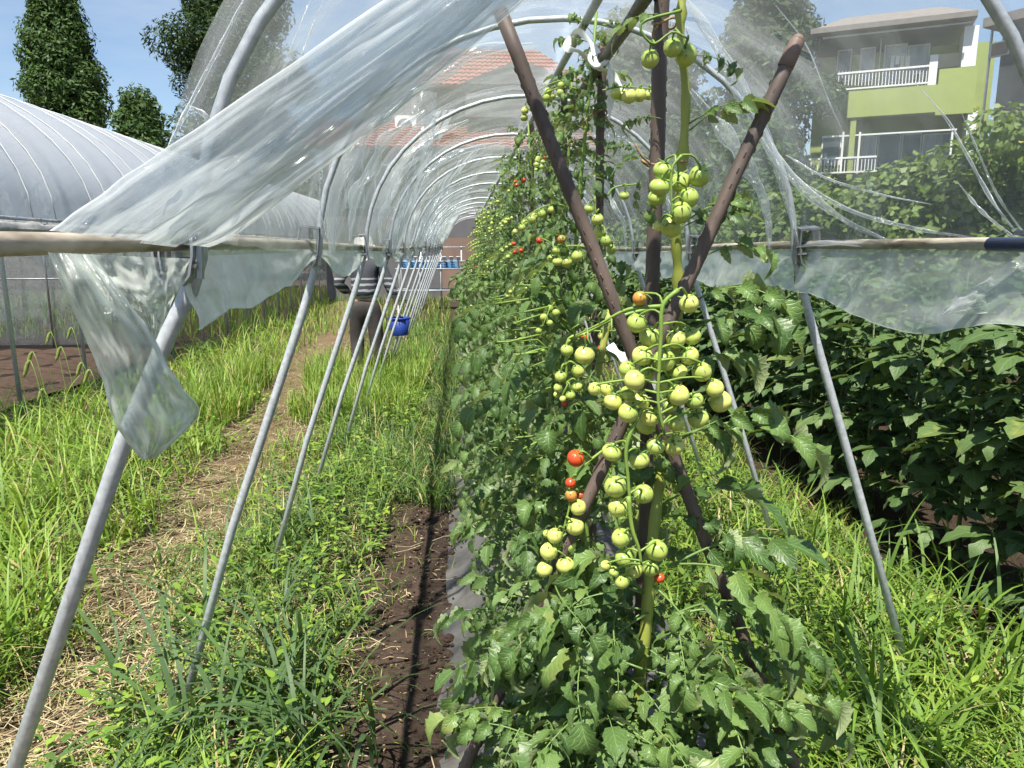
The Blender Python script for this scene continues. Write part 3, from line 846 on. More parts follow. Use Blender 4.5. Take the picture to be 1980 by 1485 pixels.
# ---------------------------------------------------------------- stakes
def stake(name, a, b, r, mat, label, group=None, nubs=True, cap=True):
    a, b = Vector(a), Vector(b)
    o = thing(name, a, label, 'stake', group)
    m = MB()
    n = 26
    m.tube([a + (b - a) * (i / n) + Vector((0.0012 * math.sin(i * 1.3), 0.0012 * math.cos(i * 1.9), 0)) for i in range(n + 1)], r, 12)
    m.build('pole', mat, o)
    d = (b - a).normalized(); Ln = (b - a).length
    if nubs:
        m = MB(); x = d.orthogonal().normalized(); y = d.cross(x)
        k = 0; s = 0.03
        while s < Ln - 0.09:
            for q in range(4):
                th = q * math.pi / 2 + 0.5
                nrm = x * math.cos(th) + y * math.sin(th)
                p = a + d * (s + (0.015 if q % 2 else 0)) + nrm * (r - 0.0005)
                sd = d.cross(nrm)
                vs = [p - d * 0.006 + sd * 0.0014, p - d * 0.006 - sd * 0.0014, p + d * 0.006 - sd * 0.0014, p + d * 0.006 + sd * 0.0014, p + nrm * 0.0020 - d * 0.003, p + nrm * 0.0020 + d * 0.003]
                m.add(vs, [(0, 1, 4), (1, 2, 5, 4), (2, 3, 5), (3, 0, 4, 5)])
            s += 0.030
        m.build('nubs', mat, o, smooth=False)['kind'] = 'stuff'
    if cap:
        m = MB()
        R_ = frame((0, 0, 0), d, x if nubs else d.orthogonal()).to_3x3() @ Matrix.Rotation(rad(-90), 3, 'X')
        M4 = R_.to_4x4(); M4.translation = b - d * 0.052
        m.lathe([(r, 0), (r + 0.0018, 0.001), (r + 0.0015, 0.03), (r + 0.0005, 0.046), (r * 0.8, 0.055), (r * 0.45, 0.060), (0.001, 0.061)], 14, M4)
        m.build('cap', M_cap, o)
    return o
SX = 0.40
STAKE_Y = [1.54 + 0.0] + [2.18 + 0.54 * k for k in range(25)]
# the crossed pair at the front
def through(p, q, z0):
    d = q - p; return p + d * ((z0 - p.z) / d.z)
a0, a1 = P(966, 20, 1.42), P(1530, 1470, 1.42)
stake('crossed_stake', through(a0, a1, -0.1), a0, 0.0132, M_stake, 'brown nubbed stake leaning left at the front, its top under the film swag', nubs=True, cap=False)
b0, b1 = P(1543, 76, 1.375), P(905, 1470, 1.375)
stake('crossed_stake', through(b0, b1, -0.1), b0, 0.0128, M_stake, 'brown capped stake leaning right at the front of the tomato row', nubs=True)
stake('ridge_stake', (SX - 0.03, 1.30, 1.995), (SX - 0.005, 3.35, 1.975), 0.0145, M_stake_g, 'grey-brown stake lying level along the top of the tomato row', nubs=True, cap=False)
for k, sy in enumerate(STAKE_Y):
    jx = 0 if k < 2 else R0.uniform(-.03, .03)
    top = 2.12 if k == 0 else (2.09 + R0.uniform(-.06, .05))
    lab = ('thick brown upright stake beside the nearest tomato plant' if k == 0 else '%s brown upright stake from the front of the tomato row' % ORD[k])
    stake('upright_stake', (SX + jx, sy, 0.02), (SX + jx + (0 if k < 2 else R0.uniform(-.03, .03)), sy + 0.01, top), 0.0150 if k == 0 else 0.0122, M_stake, lab, 'upright stakes of the tomato row', nubs=(k < 2), cap=(k < 6))

# ================================================================== the tomato plants
PLANT_GROUP = 'tomato plants in the staked row'
def leaf_on(plant, base, d, s, rng, roll=None, mesh=None):
    o = link('leaf', mesh or LEAF[rng.randrange(len(LEAF))], plant)
    o.matrix_basis = frame(Vector(base) - plant.location, d, s=s, roll=rng.uniform(-.35, .35) if roll is None else roll)
    return o
def truss(plant, m, start, d, n, rng, rr=(0.009, 0.014), red=0.12, length=0.16):
    """an arching stalk with paired fruits, returns nothing"""
    d = Vector(d).normalized()
    pts = [Vector(start) + d * (length * t) + Vector((0, 0, -0.11 * t * t)) for t in [i / 7 for i in range(8)]]
    m.tube(pts, [0.0024 - 0.0014 * i / 7 for i in range(8)], 5)
    kind_red = rng.random() < red
    for i in range(n):
        t = 0.35 + 0.65 * i / max(n - 1, 1)
        p = Vector(start) + d * (length * t) + Vector((0, 0, -0.11 * t * t))
        sd = d.cross(Vector((0, 0, 1))).normalized() * (1 if i % 2 else -1)
        r = rng.uniform(*rr) * (1.15 - 0.4 * t)
        c = p + sd * (r * 1.25) + Vector((0, 0, -r * 1.5))
        kd = 'r' if (kind_red and i < 3 and rng.random() < .7) else ('p' if rng.random() < .3 else 'g')
        tp = add_fruit(plant, c, r, kd, rng)
        m.tube([p, (p + tp) / 2 + sd * 0.004 + Vector((0, 0, .003)), tp], 0.0011, 4, False)

def generic_plant(k, y, individual):
    rng = random.Random(500 + k)
    plant = thing('tomato_plant', (SX - 0.05, y, 0.13), '%s tomato plant from the front of the staked row' % ORD[k] if k < len(ORD) else 'tomato plant far back', 'tomato plant', PLANT_GROUP)
    bx, by = SX - 0.05, y
    h = rng.uniform(1.90, 2.08) if k < 6 else rng.uniform(1.74, 2.0)
    stem_pts = [Vector((bx + 0.03 * math.sin(z * 3.1 + k), by - 0.03 + 0.03 * math.cos(z * 2.3 + k * 2), 0.12 + z)) for z in [h * i / 14 for i in range(15)]]
    m = MB(); m.tube(stem_pts, [0.0105 - 0.0065 * i / 14 for i in range(15)], 8)
    def at(t):
        i = min(int(t * 14), 13); u = t * 14 - i
        return stem_pts[i].lerp(stem_pts[i + 1], u)
    ms = []
    nl = (210 if k < 5 else 150) if individual else 110
    for i in range(nl):
        t = 0.05 + 0.93 * ((i + rng.random()) / nl)
        if t > 0.72 and rng.random() < 0.12: continue
        az = i * 2.399 + k
        if math.cos(az) > 0.3 and rng.random() < 0.25: continue
        el = rng.uniform(-0.45, 0.45) + (0.35 if t > 0.8 else 0)
        d = Vector((math.cos(az) * 1.0, math.sin(az) * 0.9, el))
        s = rng.uniform(0.42, 0.85 if k > 3 else 0.7) * (1.0 if t < 0.7 else 0.62)
        if t < 0.62 and rng.random() < 0.5:
            # side shoots push leaves out to the face of the row
            b = at(t) + Vector((-rng.uniform(0.08, 0.25), rng.uniform(-.15, .15), rng.uniform(-.03, .06)))
            d = Vector((-abs(d.x) if rng.random() < .75 else d.x, d.y, d.z - 0.2))
        else: b = at(t)
        ms.append(frame(b, d, s=s, roll=rng.uniform(-.4, .4)))
        if (b - at(t)).length > 0.05 and individual: m.tube([at(max(t - 0.04, 0)), (at(t) + b) / 2 + Vector((0, 0, .01)), b], [0.004, .0032, .0026], 5)
    for i in range(4 if individual else 3):
        t = rng.uniform(0.45, 0.93)
        az = rng.choice([math.pi, math.pi * 1.25, math.pi * 1.4, math.pi * 0.85]) + rng.uniform(-.3, .3)
        if not individual and k > 18: continue
        truss(plant, m, at(t) + Vector((-0.03 if k < 8 else -0.1, 0, 0)), (math.cos(az), math.sin(az), 0.35), rng.randint(4, 8), rng, red=0.2, rr=(0.009, 0.0145))
    m.build('stem', M_stem, plant)
    if individual:
        for M in ms:
            o = link('leaf', LEAF[rng.randrange(len(LEAF))], plant)
            M = M.copy(); M.translation = M.translation - plant.location; o.matrix_basis = M
    else:
        V_, F_, A_ = scatter(LO, ms, rng)
        V_ -= np.array(plant.location)
        f = link('foliage', np_mesh('foliage', V_, F_, M_tleaf_far, attr=A_), plant)
        f['kind'] = 'stuff'
for k in range(1, len(STAKE_Y)):
    generic_plant(k, STAKE_Y[k] - 0.03, STAKE_Y[k] < 7.2)

# ---------------------------------------------------------------- the nearest plant, from the photograph
rng = random.Random(77)
near = thing('tomato_plant', (0.36, 1.40, 0.14), 'nearest tomato plant heavy with clusters of large green tomatoes', 'tomato plant', PLANT_GROUP)
YS = 1.42
sp = [PX(1215, 1470, .33), P(1235, 1330, YS), P(1250, 1200, YS), P(1258, 1080, YS + .01), P(1272, 960, YS + .03), P(1290, 830, YS + .05), P(1305, 700, YS + .05), P(1312, 560, YS + .04), P(1308, 460, YS + .02), P(1318, 330, YS), P(1326, 190, YS), P(1316, 60, YS), P(1322, -40, YS), P(1330, -120, YS)]
sp[0] = Vector((0.335, 1.40, 0.13)); 
m = MB(); pts = curve(sp, 70)
m.tube(pts, [0.0135 - 0.0068 * (i / 69) + 0.0012 * math.sin(i * 1.7) + (0.003 if i % 11 == 5 else 0) for i in range(70)], 12)
m.build('stem', M_stem_y, near)
m = MB(); pts = curve([P(1150, 1290, 1.62), P(1160, 1200, 1.62), P(1135, 1080, 1.60), P(1120, 960, 1.60), P(1140, 800, 1.62), P(1180, 600, 1.66)], 30)
m.tube([Vector((pts[0].x, pts[0].y, 0.13))] + pts, 0.0085, 10); m.build('stem', M_stem_y, near)

FRUITS = '''a 1257 114 35 g;a 1301 92 36 g;a 1326 107 42 g
b 1190 181 22 p;b 1203 184 22 p;b 1217 186 30 p;b 1237 184 25 p;b 1254 184 20 p
c 1283 330 42 g;c 1352 341 41 g;c 1315 352 40 g;c 1275 362 40 g;c 1332 382 38 g;c 1270 382 36 g;c 1316 411 42 g;c 1298 438 42 g;c 1273 437 20 p
d 1207 378 20 g
e 1155 424 24 p;e 1160 447 24 p;e 1139 404 20 g;e 1172 466 22 g;e 1182 482 20 g
f 1075 484 18 g;f 1078 506 20 g;f 1096 507 22 g;f 1116 495 23 g;f 1066 500 16 g;f 1086 463 17 o;f 1043 465 14 r
h 1237 577 28 o;h 1231 625 39 g;h 1256 651 42 g;h 1307 656 38 p;h 1338 651 36 g;h 1332 587 38 p;h 1333 688 38 g;h 1242 688 40 p;h 1357 719 38 g;h 1284 697 44 g;h 1213 714 32 g;h 1246 719 38 g;h 1227 735 39 p;h 1313 719 34 g;h 1290 742 38 g;h 1382 751 36 p;h 1312 764 40 p;h 1393 776 41 p;h 1343 774 35 g;h 1150 752 26 p;h 1173 752 28 p;h 1185 776 36 p;h 1214 760 30 g;h 1235 777 42 p;h 1215 798 39 g;h 1258 806 38 p;h 1249 821 38 g;h 1306 816 36 g;h 1350 808 41 g;h 1296 786 26 g;h 1268 862 36 g;h 1303 861 40 p
i 1183 874 40 g;i 1236 889 40 g;i 1190 941 44 g;i 1244 955 39 g;i 1195 980 38 p
j 1113 886 34 r;j 1103 934 22 r;j 1104 958 24 o;j 1120 957 18 r;j 1118 981 30 p;j 1112 1018 36 p;j 1073 1036 30 p;j 1096 1051 37 p;j 1061 1066 34 p;j 1053 1101 30 p;j 1093 1093 36 p;j 1057 1032 16 g
k 1023 943 18 g;k 1044 949 20 g;k 1043 919 15 g
l 1130 687 39 p;l 1096 677 25 g;l 1118 717 27 g;l 1084 728 23 g;l 1079 750 18 g;l 1116 747 21 g;l 1077 763 14 p;l 1103 764 20 g;l 1088 771 13 p;l 1092 780 14 r
n 1131 653 22 r;n 1163 675 18 r;n 1165 650 18 p
o 1201 1040 38 g;o 1207 1078 36 g;o 1270 1064 42 g;o 1226 1102 34 p;o 1258 1099 32 g;o 1203 1124 30 g;o 1187 1105 22 g;o 1171 1093 20 p;o 1275 1117 20 r
q 1207 1207 24 g;q 1171 1446 22 r'''
GY = dict(a=1.34, b=1.95, c=1.32, d=1.7, e=1.75, f=2.0, h=1.27, i=1.28, j=1.36, k=1.75, l=1.42, n=1.75, o=1.27, q=1.5)
STALK = dict(a=[(1318, 20), (1240, 45), (1262, 85), (1300, 62), (1330, 75)], b=[(1165, 175), (1200, 168), (1262, 172)], c=[(1318, 300), (1300, 325), (1298, 370), (1300, 420)],
             h=[(1312, 560), (1282, 590), (1278, 650), (1274, 720), (1273, 780), (1285, 840)], i=[(1240, 790), (1212, 862), (1215, 930), (1220, 990)],
             o=[(1215, 960), (1222, 1020), (1235, 1060), (1240, 1090)], j=[(1180, 860), (1130, 900), (1108, 935), (1100, 985), (1085, 1040), (1075, 1080)], l=[(1282, 590), (1190, 615), (1130, 645), (1100, 655), (1095, 690), (1095, 740)],
             d=[(1175, 378), (1190, 362), (1240, 355)], e=[(1150, 380), (1152, 410), (1165, 450), (1180, 470)], f=[(1150, 480), (1110, 475), (1085, 480), (1070, 492)], k=[(1060, 900), (1040, 910), (1030, 930)], n=[(1190, 640), (1150, 640), (1130, 640)], q=[(1215, 1190), (1208, 1196)])
placed = []
stalks = {}
tms = {}
for gk, pp in STALK.items():
    pts = curve([P(x, y, GY[gk] - (0.035 if gk in 'hioac' else 0.0)) for x, y in pp], 16) if len(pp) > 2 else [P(x, y, GY[gk]) for x, y in pp]
    stalks[gk] = pts
    k = len(pts)
    r0 = 0.0042 if gk in 'hlio' else 0.0028
    tms[gk] = MB()
    tms[gk].tube(pts, [r0 - 0.4 * r0 * i / (k - 1) for i in range(k)], 7)
# the bare second arm of the big truss with its stubs
tm = tms['h']
arm = curve([P(1282, 592, 1.27), P(1215, 598, 1.28), P(1160, 626, 1.30), P(1100, 655, 1.33)], 16)
tm.tube(arm, [0.0042 - 0.0002 * i for i in range(16)], 7)
for i in range(2, 15, 2):
    p = arm[i]; tm.tube([p, p + Vector((rng.uniform(-.006, .006), -0.004, (0.014 if i % 4 else -0.016))), p + Vector((rng.uniform(-.012, .006), -0.01, (0.022 if i % 4 else -0.024)))], [0.002, 0.0016, 0.0012], 5)
for row in FRUITS.replace('\n', ';').split(';'):
    gk, x, y, dpx, kd = row.split(); x, y, dpx = float(x), float(y), float(dpx)
    best = None
    for off in (0, .022, -.022, .044, -.04, .066, .09, .115, -.06, .14):
        Y = GY[gk] + off
        c = P(x, y, Y); r = dpx / 2 * depth(c) / F_PX
        gap = min([(c - c2).length - (r + r2) * 0.97 for c2, r2 in placed] + [1])
        if best is None or gap > best[0]: best = (gap, c, r)
        if gap >= 0: best = (gap, c, r); break
    _, c, r = best
    placed.append((c, r))
    st = stalks[gk]
    q = min(st, key=lambda s_: (s_ - (c + Vector((0, 0, r * 1.2)))).length)
    dirv = (q - c).normalized()
    dirv = (dirv * 0.55 + Vector((rng.uniform(-.3, .3), rng.uniform(-.6, .15), 0.7))).normalized()
    e = dirv.to_track_quat('Z', 'Y').to_euler()
    tp = add_fruit(near, c, r, kd, rng, tilt=e)
    if (q - tp).length < 0.14:
        mid = (q + tp) / 2 + Vector((rng.uniform(-.006, .006), -0.006, 0.008))
        tms[gk].tube(curve([q, mid, tp], 6), [0.0022, 0.002, 0.0018, 0.0019, 0.0024, 0.002], 6, False)
for gk in tms: tms[gk].build('fruit_stalk', M_stem, near)

# its leaves: (base px, tip px, depth at base, depth at tip, size)
NEAR_LEAVES = '''1318 845 1560 815 1.42 1.36 1.15;1318 845 1500 770 1.42 1.34 .8;1290 1088 1470 1060 1.42 1.36 1.15;1300 1088 1440 1130 1.42 1.3 1.0
1285 1195 1560 1230 1.41 1.32 1.3;1285 1195 1480 1150 1.41 1.35 1.1;1260 1330 1480 1420 1.4 1.3 1.2;1250 1340 1420 1300 1.4 1.3 1.1
1345 498 1540 455 1.44 1.38 .62;1332 240 1440 195 1.42 1.36 .55;1332 250 1420 215 1.42 1.4 .5;1310 450 1440 370 1.43 1.38 .6;1310 445 1450 400 1.43 1.36 .55
1322 110 1400 135 1.42 1.4 .45;1315 25 1120 60 1.42 1.5 .5;1312 600 1430 560 1.44 1.36 .95;1312 610 1450 650 1.44 1.36 1.0;1320 640 1420 610 1.44 1.38 .9
1240 1145 1110 1060 1.42 1.36 1.0;1230 1145 1050 1130 1.42 1.32 1.1;1225 1230 1000 1140 1.42 1.3 1.15;1220 1270 960 1180 1.42 1.34 1.1;1215 1290 880 1225 1.45 1.3 .9
1210 1350 960 1330 1.4 1.28 1.1;1210 1400 930 1430 1.4 1.22 1.25;1215 1410 1020 1480 1.4 1.2 1.2;1225 1400 1110 1500 1.4 1.2 1.2;1240 1380 1230 1500 1.4 1.2 1.2
1245 1360 1330 1480 1.4 1.22 1.2;1230 1260 1090 1240 1.42 1.3 1.1;1245 1180 1180 1280 1.42 1.3 1.0;1260 1130 1330 1250 1.42 1.34 1.0;1255 1260 1350 1340 1.42 1.34 1.05
1290 830 1210 760 1.5 1.55 .9;1290 720 1400 690 1.47 1.5 .9;1275 930 1130 900 1.5 1.45 .95;1275 980 1400 930 1.48 1.45 .95;1270 1000 1360 1010 1.45 1.4 .8
1190 620 1130 580 1.66 1.6 .8;1170 700 1060 650 1.64 1.55 .9;1145 800 1020 790 1.62 1.5 1.0;1130 900 1000 870 1.6 1.5 1.0;1120 980 980 960 1.6 1.48 1.05;1125 1050 990 1080 1.6 1.45 1.05;1140 1120 990 1010 1.6 1.48 1.0;1150 1180 1000 1260 1.6 1.45 1.0;1240 300 1190 270 1.6 1.62 .45;1250 330 1200 420 1.6 1.62 .5;1280 230 1200 240 1.5 1.55 .5;1180 345 1240 240 1.7 1.7 .5;1310 330 1230 420 1.45 1.5 .5'''
shoots = MB()
for row in NEAR_LEAVES.replace('\n', ';').split(';'):
    bx_, by_, tx_, ty_, Y0, Y1, s = map(float, row.split())
    b = P(bx_, by_, Y0); t = P(tx_, ty_, Y1)
    d = t - b; ln = d.length
    Ls = 0.25 * s + 0.09 * s
    if ln > Ls:      # a bare petiole carries the blade outwards
        nb = b + d * ((ln - Ls) / ln)
        shoots.tube([b, (b + nb) / 2 + Vector((0, 0, 0.008)), nb], [0.0042 * min(s, 1), 0.0036 * min(s, 1), 0.003 * min(s, 1)], 6); b2 = nb
    else: b2 = b
    leaf_on(near, b2, d + Vector((0, 0, 0.25 * d.length)), s * (0.86 if Y0 < 1.5 else 0.62), rng, roll=rng.uniform(-.5, .5))
    if s > 0.85 and tx_ < 1300:
        side = Vector((-d.y, d.x, 0)).normalized()
        leaf_on(near, b2 - d * 0.12, d + side * rng.uniform(-.9, .9) * ln + Vector((0, 0, 0.1)), s * rng.uniform(.6, .85), rng)
# lower suckers that crowd the foot of the plant
for i in range(44):
    z = rng.uniform(0.2, 0.74); az = rng.uniform(0, 2 * math.pi)
    b = Vector((0.345 + rng.uniform(-.10, .10), 1.42 + rng.uniform(-.05, .2), z))
    leaf_on(near, b, (math.cos(az), math.sin(az) - 0.25, rng.uniform(-.35, .35)), rng.uniform(.55, .95), rng)
for i in range(46):
    z = rng.uniform(0.30, 0.62); az = rng.uniform(math.pi * .75, math.pi * 2.1)
    leaf_on(near, (0.32 + rng.uniform(-.14, .20), 1.36 + rng.uniform(-.06, .06), z), (math.cos(az), math.sin(az) * .6, rng.uniform(-.1, .5)), rng.uniform(.7, 1.0), rng)
for i in range(70):
    z = rng.uniform(0.5, 1.32); az = rng.uniform(math.pi * .6, math.pi * 1.7)
    leaf_on(near, (0.24 + rng.uniform(-.2, .2), 1.62 + rng.uniform(-.14, .12), z), (math.cos(az), math.sin(az) * .6, rng.uniform(-.3, .4)), rng.uniform(.38, .6), rng)
for i in range(44):
    z = rng.uniform(0.35, 0.86); az = rng.uniform(math.pi * .7, math.pi * 1.6)
    leaf_on(near, (0.24 + rng.uniform(-.12, .10), 1.34 + rng.uniform(-.06, .05), z), (math.cos(az), math.sin(az) * .5, rng.uniform(-.2, .5)), rng.uniform(.5, .8), rng)
for i in range(22):
    z = rng.uniform(0.32, 0.80); az = rng.uniform(-math.pi * .6, math.pi * .35)
    leaf_on(near, (0.48 + rng.uniform(-.08, .16), 1.40 + rng.uniform(-.08, .10), z), (math.cos(az), math.sin(az) * .6, rng.uniform(-.2, .4)), rng.uniform(.5, .85), rng)
for i in range(26):
    z = rng.uniform(0.18, 0.5)
    leaf_on(near, (0.20 + rng.uniform(-.1, .1), 1.75 + rng.uniform(-.25, .5), z), (-1, rng.uniform(-.8, .8), rng.uniform(0, .6)), rng.uniform(.5, .8), rng)
for i in range(10):
    z = rng.uniform(0.85, 1.35); az = rng.uniform(0, 2 * math.pi)
    leaf_on(near, (0.345 + rng.uniform(-.05, .05), 1.50 + rng.uniform(0, .1), z), (math.cos(az), abs(math.sin(az)), rng.uniform(-.3, .3)), rng.uniform(.6, .9), rng)
shoots.build('petioles', M_stem, near)

# ---------------------------------------------------------------- ties and ribbons
def ribbon(m, pts, w_, n=40, tw=2.0, seed=0):
    c = curve(pts, n)
    vs, fs = [], []
    for i, p in enumerate(c):
        t = (c[min(i + 1, n - 1)] - c[max(i - 1, 0)]).normalized()
        a = t.orthogonal().normalized(); b = t.cross(a)
        sd = t.cross((_C - p).normalized()).normalized(); nn = sd.cross(t)
        th = 0.7 * math.sin(i / n * tw * 3 + seed)
        v = (sd * math.cos(th) + nn * math.sin(th)) * w_ * (0.75 + 0.3 * math.sin(i * 0.5 + seed))
        vs += [p + v, p + nn * 0.002, p - v]
    for i in range(n - 1):
        b = i * 3; fs += [(b, b + 1, b + 4, b + 3), (b + 1, b + 2, b + 5, b + 4)]
    m.add(vs, fs)
Yr = 2.05
m = MB()
ribbon(m, [P(1150, 125, Yr), P(1120, 100, Yr - .03), P(1098, 92, Yr), P(1104, 70, Yr + .02), P(1120, 62, Yr), P(1140, 80, Yr - .02), P(1155, 105, Yr - .03)], 0.011, seed=1)
ribbon(m, [P(1145, 95, Yr - .01), P(1158, 130, Yr - .05), P(1180, 140, Yr - .04), P(1200, 165, Yr - .04), P(1212, 195, Yr - .05)], 0.009, seed=3)
ribbon(m, [P(1160, 115, Yr), P(1178, 130, Yr - .05), P(1180, 180, Yr - .05), P(1178, 230, Yr - .04)], 0.009, seed=5)
m.tube(curve([P(1150, 96, Yr + .03), P(1140, 112, Yr - .04), P(1152, 130, Yr - .06), P(1172, 118, Yr - .06), P(1178, 100, Yr)], 16), 0.006, 6)
tag(m.build('ribbon_tie', M_ribbon, None, origin=P(1150, 110, Yr)), 'white plastic ribbon tied in a bow round the level stake', 'ribbon')
m = MB()
ribbon(m, [P(1178, 668, 1.52), P(1205, 690, 1.50), P(1235, 705, 1.49), P(1262, 745, 1.49), P(1275, 800, 1.5)], 0.013, seed=8)
tag(m.build('ribbon_tie', M_ribbon, None, origin=P(1230, 700, 1.5)), 'white plastic ribbon behind the big cluster of green tomatoes', 'ribbon')
def twine(loops, tail, label):
    m = MB()
    for (x, y, Y, r) in loops:
        c = P(x, y, Y)
        m.tube([c + Vector((r * math.cos(a), r * math.sin(a), 0.006 * math.sin(a * 2 + x))) for a in [i * 2 * math.pi / 14 for i in range(15)]], 0.0026, 6)
    for tl in tail: m.tube(curve([P(*q) for q in tl], 10), 0.0024, 6)
    tag(m.build('twine_tie', M_jute, None, origin=P(*loops[0][:3])), label, 'twine')
twine([(1160, 217, 2.18, .02)], [[(1145, 222, 2.14), (1132, 232, 2.13), (1125, 250, 2.13)], [(1170, 225, 2.14), (1182, 245, 2.13)]], 'brown jute twine knotted round the second upright stake')
twine([(1265, 315, 1.54, .026)], [[(1258, 318, 1.5), (1240, 300, 1.49), (1228, 278, 1.49)], [(1285, 322, 1.5), (1320, 312, 1.4), (1330, 314, 1.39)]], 'frayed jute twine tying the nearest plant to its stake')
twine([(1150, 742, 2.18, .02)], [[(1140, 740, 2.14), (1143, 770, 2.13), (1146, 800, 2.13)]], 'jute twine hanging beside the big green tomato cluster')
twine([(1285, 45, 1.54, .024)], [[(1272, 50, 1.5), (1262, 65, 1.5), (1268, 80, 1.5)]], 'jute twine at the top of the thick front stake')
twine([(1108, 292, 2.72, .02)], [[(1100, 290, 2.7), (1088, 282, 2.69)]], 'jute twine round the third upright stake')

# fallen fruit
fallen = [(925, 1337, 20, 'r', 'dark red fallen tomato on the mulch sheet by the stake foot'), (953, 1327, 15, 'r', 'smaller fallen red tomato on the mulch, right of its pair'), (939, 1331, 14, 'r', 'smallest fallen red tomato between two others on the mulch'),
          (75, 1400, 15, 'p', 'fallen pale green tomato in the grass near the left hoop leg'), (72, 1440, 16, 'g', 'fallen green tomato nearest the bottom left of the grass')]
for i, (x, y, dpx, kd, lab) in enumerate(fallen):
    z0 = 0.16 if kd == 'r' else 0.02
    c = PZ(x, y, z0); r = dpx / 2 * depth(c) / F_PX
    if kd == 'r': c.z = gz(c.x, c.y) + 0.012 + bed_z(c.x) + r * 0.8
    else: c.z = gz(c.x, c.y) + r * .9
    o = link('tomato', FR[kd][0]); o.location = c; o.scale = (r, r, r); o.rotation_euler = (1.1 + i, 0.4 * i, i)
    tag(o, lab, 'tomato', 'fallen tomatoes')
    link('calyx', CAL[i % 4], o)

# ================================================================== grass and weeds
def blades(pos, h, w_, head, bend, tint, seg=5, droop=None):
    """curved tapering blades; all arguments are arrays of one length"""
    n = len(h); k = seg + 1
    t = np.linspace(0, 1, k)[None, :]
    a = bend[:, None] * t
    out = h[:, None] * (1 - np.cos(a)) / np.maximum(bend[:, None], 1e-3)
    up = h[:, None] * np.sin(a) / np.maximum(bend[:, None], 1e-3)
    cx, sx = np.cos(head)[:, None], np.sin(head)[:, None]
    X = pos[:, 0:1] + out * cx; Y = pos[:, 1:2] + out * sx; Z = pos[:, 2:3] + up
    wd = w_[:, None] * np.clip(1.15 - t ** 1.6 * 1.13, 0.02, 1) * np.clip(0.55 + t * 1.6, 0, 1)
    px, py = -sx * wd, cx * wd
    Vv = np.empty((n, k, 2, 3))
    Vv[:, :, 0, 0] = X + px; Vv[:, :, 0, 1] = Y + py; Vv[:, :, 0, 2] = Z
    Vv[:, :, 1, 0] = X - px; Vv[:, :, 1, 1] = Y - py; Vv[:, :, 1, 2] = Z + wd * 0.3
    base = (np.arange(n) * k * 2)[:, None] + (np.arange(seg) * 2)[None, :]
    Fv = np.stack([base, base + 1, base + 3, base + 2], axis=-1).reshape(-1, 4)
    return Vv.reshape(-1, 3), Fv, np.repeat(tint, k * 2)
def join(parts):
    Vs, Fs, As = [], [], []; b = 0
    for v, f, a in parts: Vs.append(v); Fs.append(f + b); As.append(a); b += len(v)
    return np.concatenate(Vs), np.concatenate(Fs), np.concatenate(As)
def gza(x, y):
    return np.array([gz(a, b) for a, b in zip(x, y)])
def path_c(y): return np.maximum(-1.05 - 0.105 * y, -2.15)
def region(n, x0, x1, y0, y1, near=1.6):
    """points denser close to the camera"""
    u = NP.random(n)
    y = (y0 ** (1 - near) + u * (y1 ** (1 - near) - y0 ** (1 - near))) ** (1 / (1 - near)) if abs(near - 1) > 1e-3 else y0 * (y1 / y0) ** u
    x = x0 + NP.random(n) * (x1 - x0)
    return x, y
def patch(x, y, s=1.3, o=0.0):
    return np.array([noise.noise(Vector((a * s + o, b * s, o))) for a, b in zip(x, y)])
def make_blades(x, y, hmin, hmax, wmin, wmax, bmin, bmax, tlo, thi, seg=4):
    n = len(x)
    pos = np.stack([x, y, gza(x, y) - 0.005], 1)
    h = NP.uniform(hmin, hmax, n); 
    return blades(pos, h, NP.uniform(wmin, wmax, n), NP.uniform(0, 2 * np.pi, n), NP.uniform(bmin, bmax, n), NP.uniform(tlo, thi, n), seg)

parts = []
def hmul(x, y, o=0.0):
    """rank and thin patches"""
    return np.clip(0.75 + 0.75 * patch(x, y, 1.6, 11.0 + o) + 0.45 * patch(x, y, 4.5, 3.0 + o), 0.3, 1.5)
def gblades(x, y, hmin, hmax, wmin, wmax, bmin, bmax, tlo, thi, seg=4, o=0.0):
    n = len(x)
    pos = np.stack([x, y, gza(x, y) - 0.005], 1)
    h = NP.uniform(hmin, hmax, n) * hmul(x, y, o)
    ti = np.clip(NP.uniform(tlo, thi, n) - 0.04 + 0.24 * patch(x, y, 2.2, 21.0), 0, 0.9)
    dry = NP.random(n) < 0.11
    ti[dry] = NP.uniform(.9, 1.0, dry.sum())
    return blades(pos, h, NP.uniform(wmin, wmax, n), NP.uniform(0, 2 * np.pi, n), NP.uniform(bmin, bmax, n), ti, seg)
# left: tall rank weeds beyond the trodden path
x, y = region(22000, -4.0, -0.9, 1.2, 15.0, 1.35)
k = (x < path_c(y) - 0.26 - 0.25 * patch(x, y, 2.0)) & (patch(x, y, 3.1, 2.0) > -0.42); x, y = x[k], y[k]
parts.append(gblades(x, y, .16, .66, .0026, .0085, .9, 3.0, .42, .86, 6))
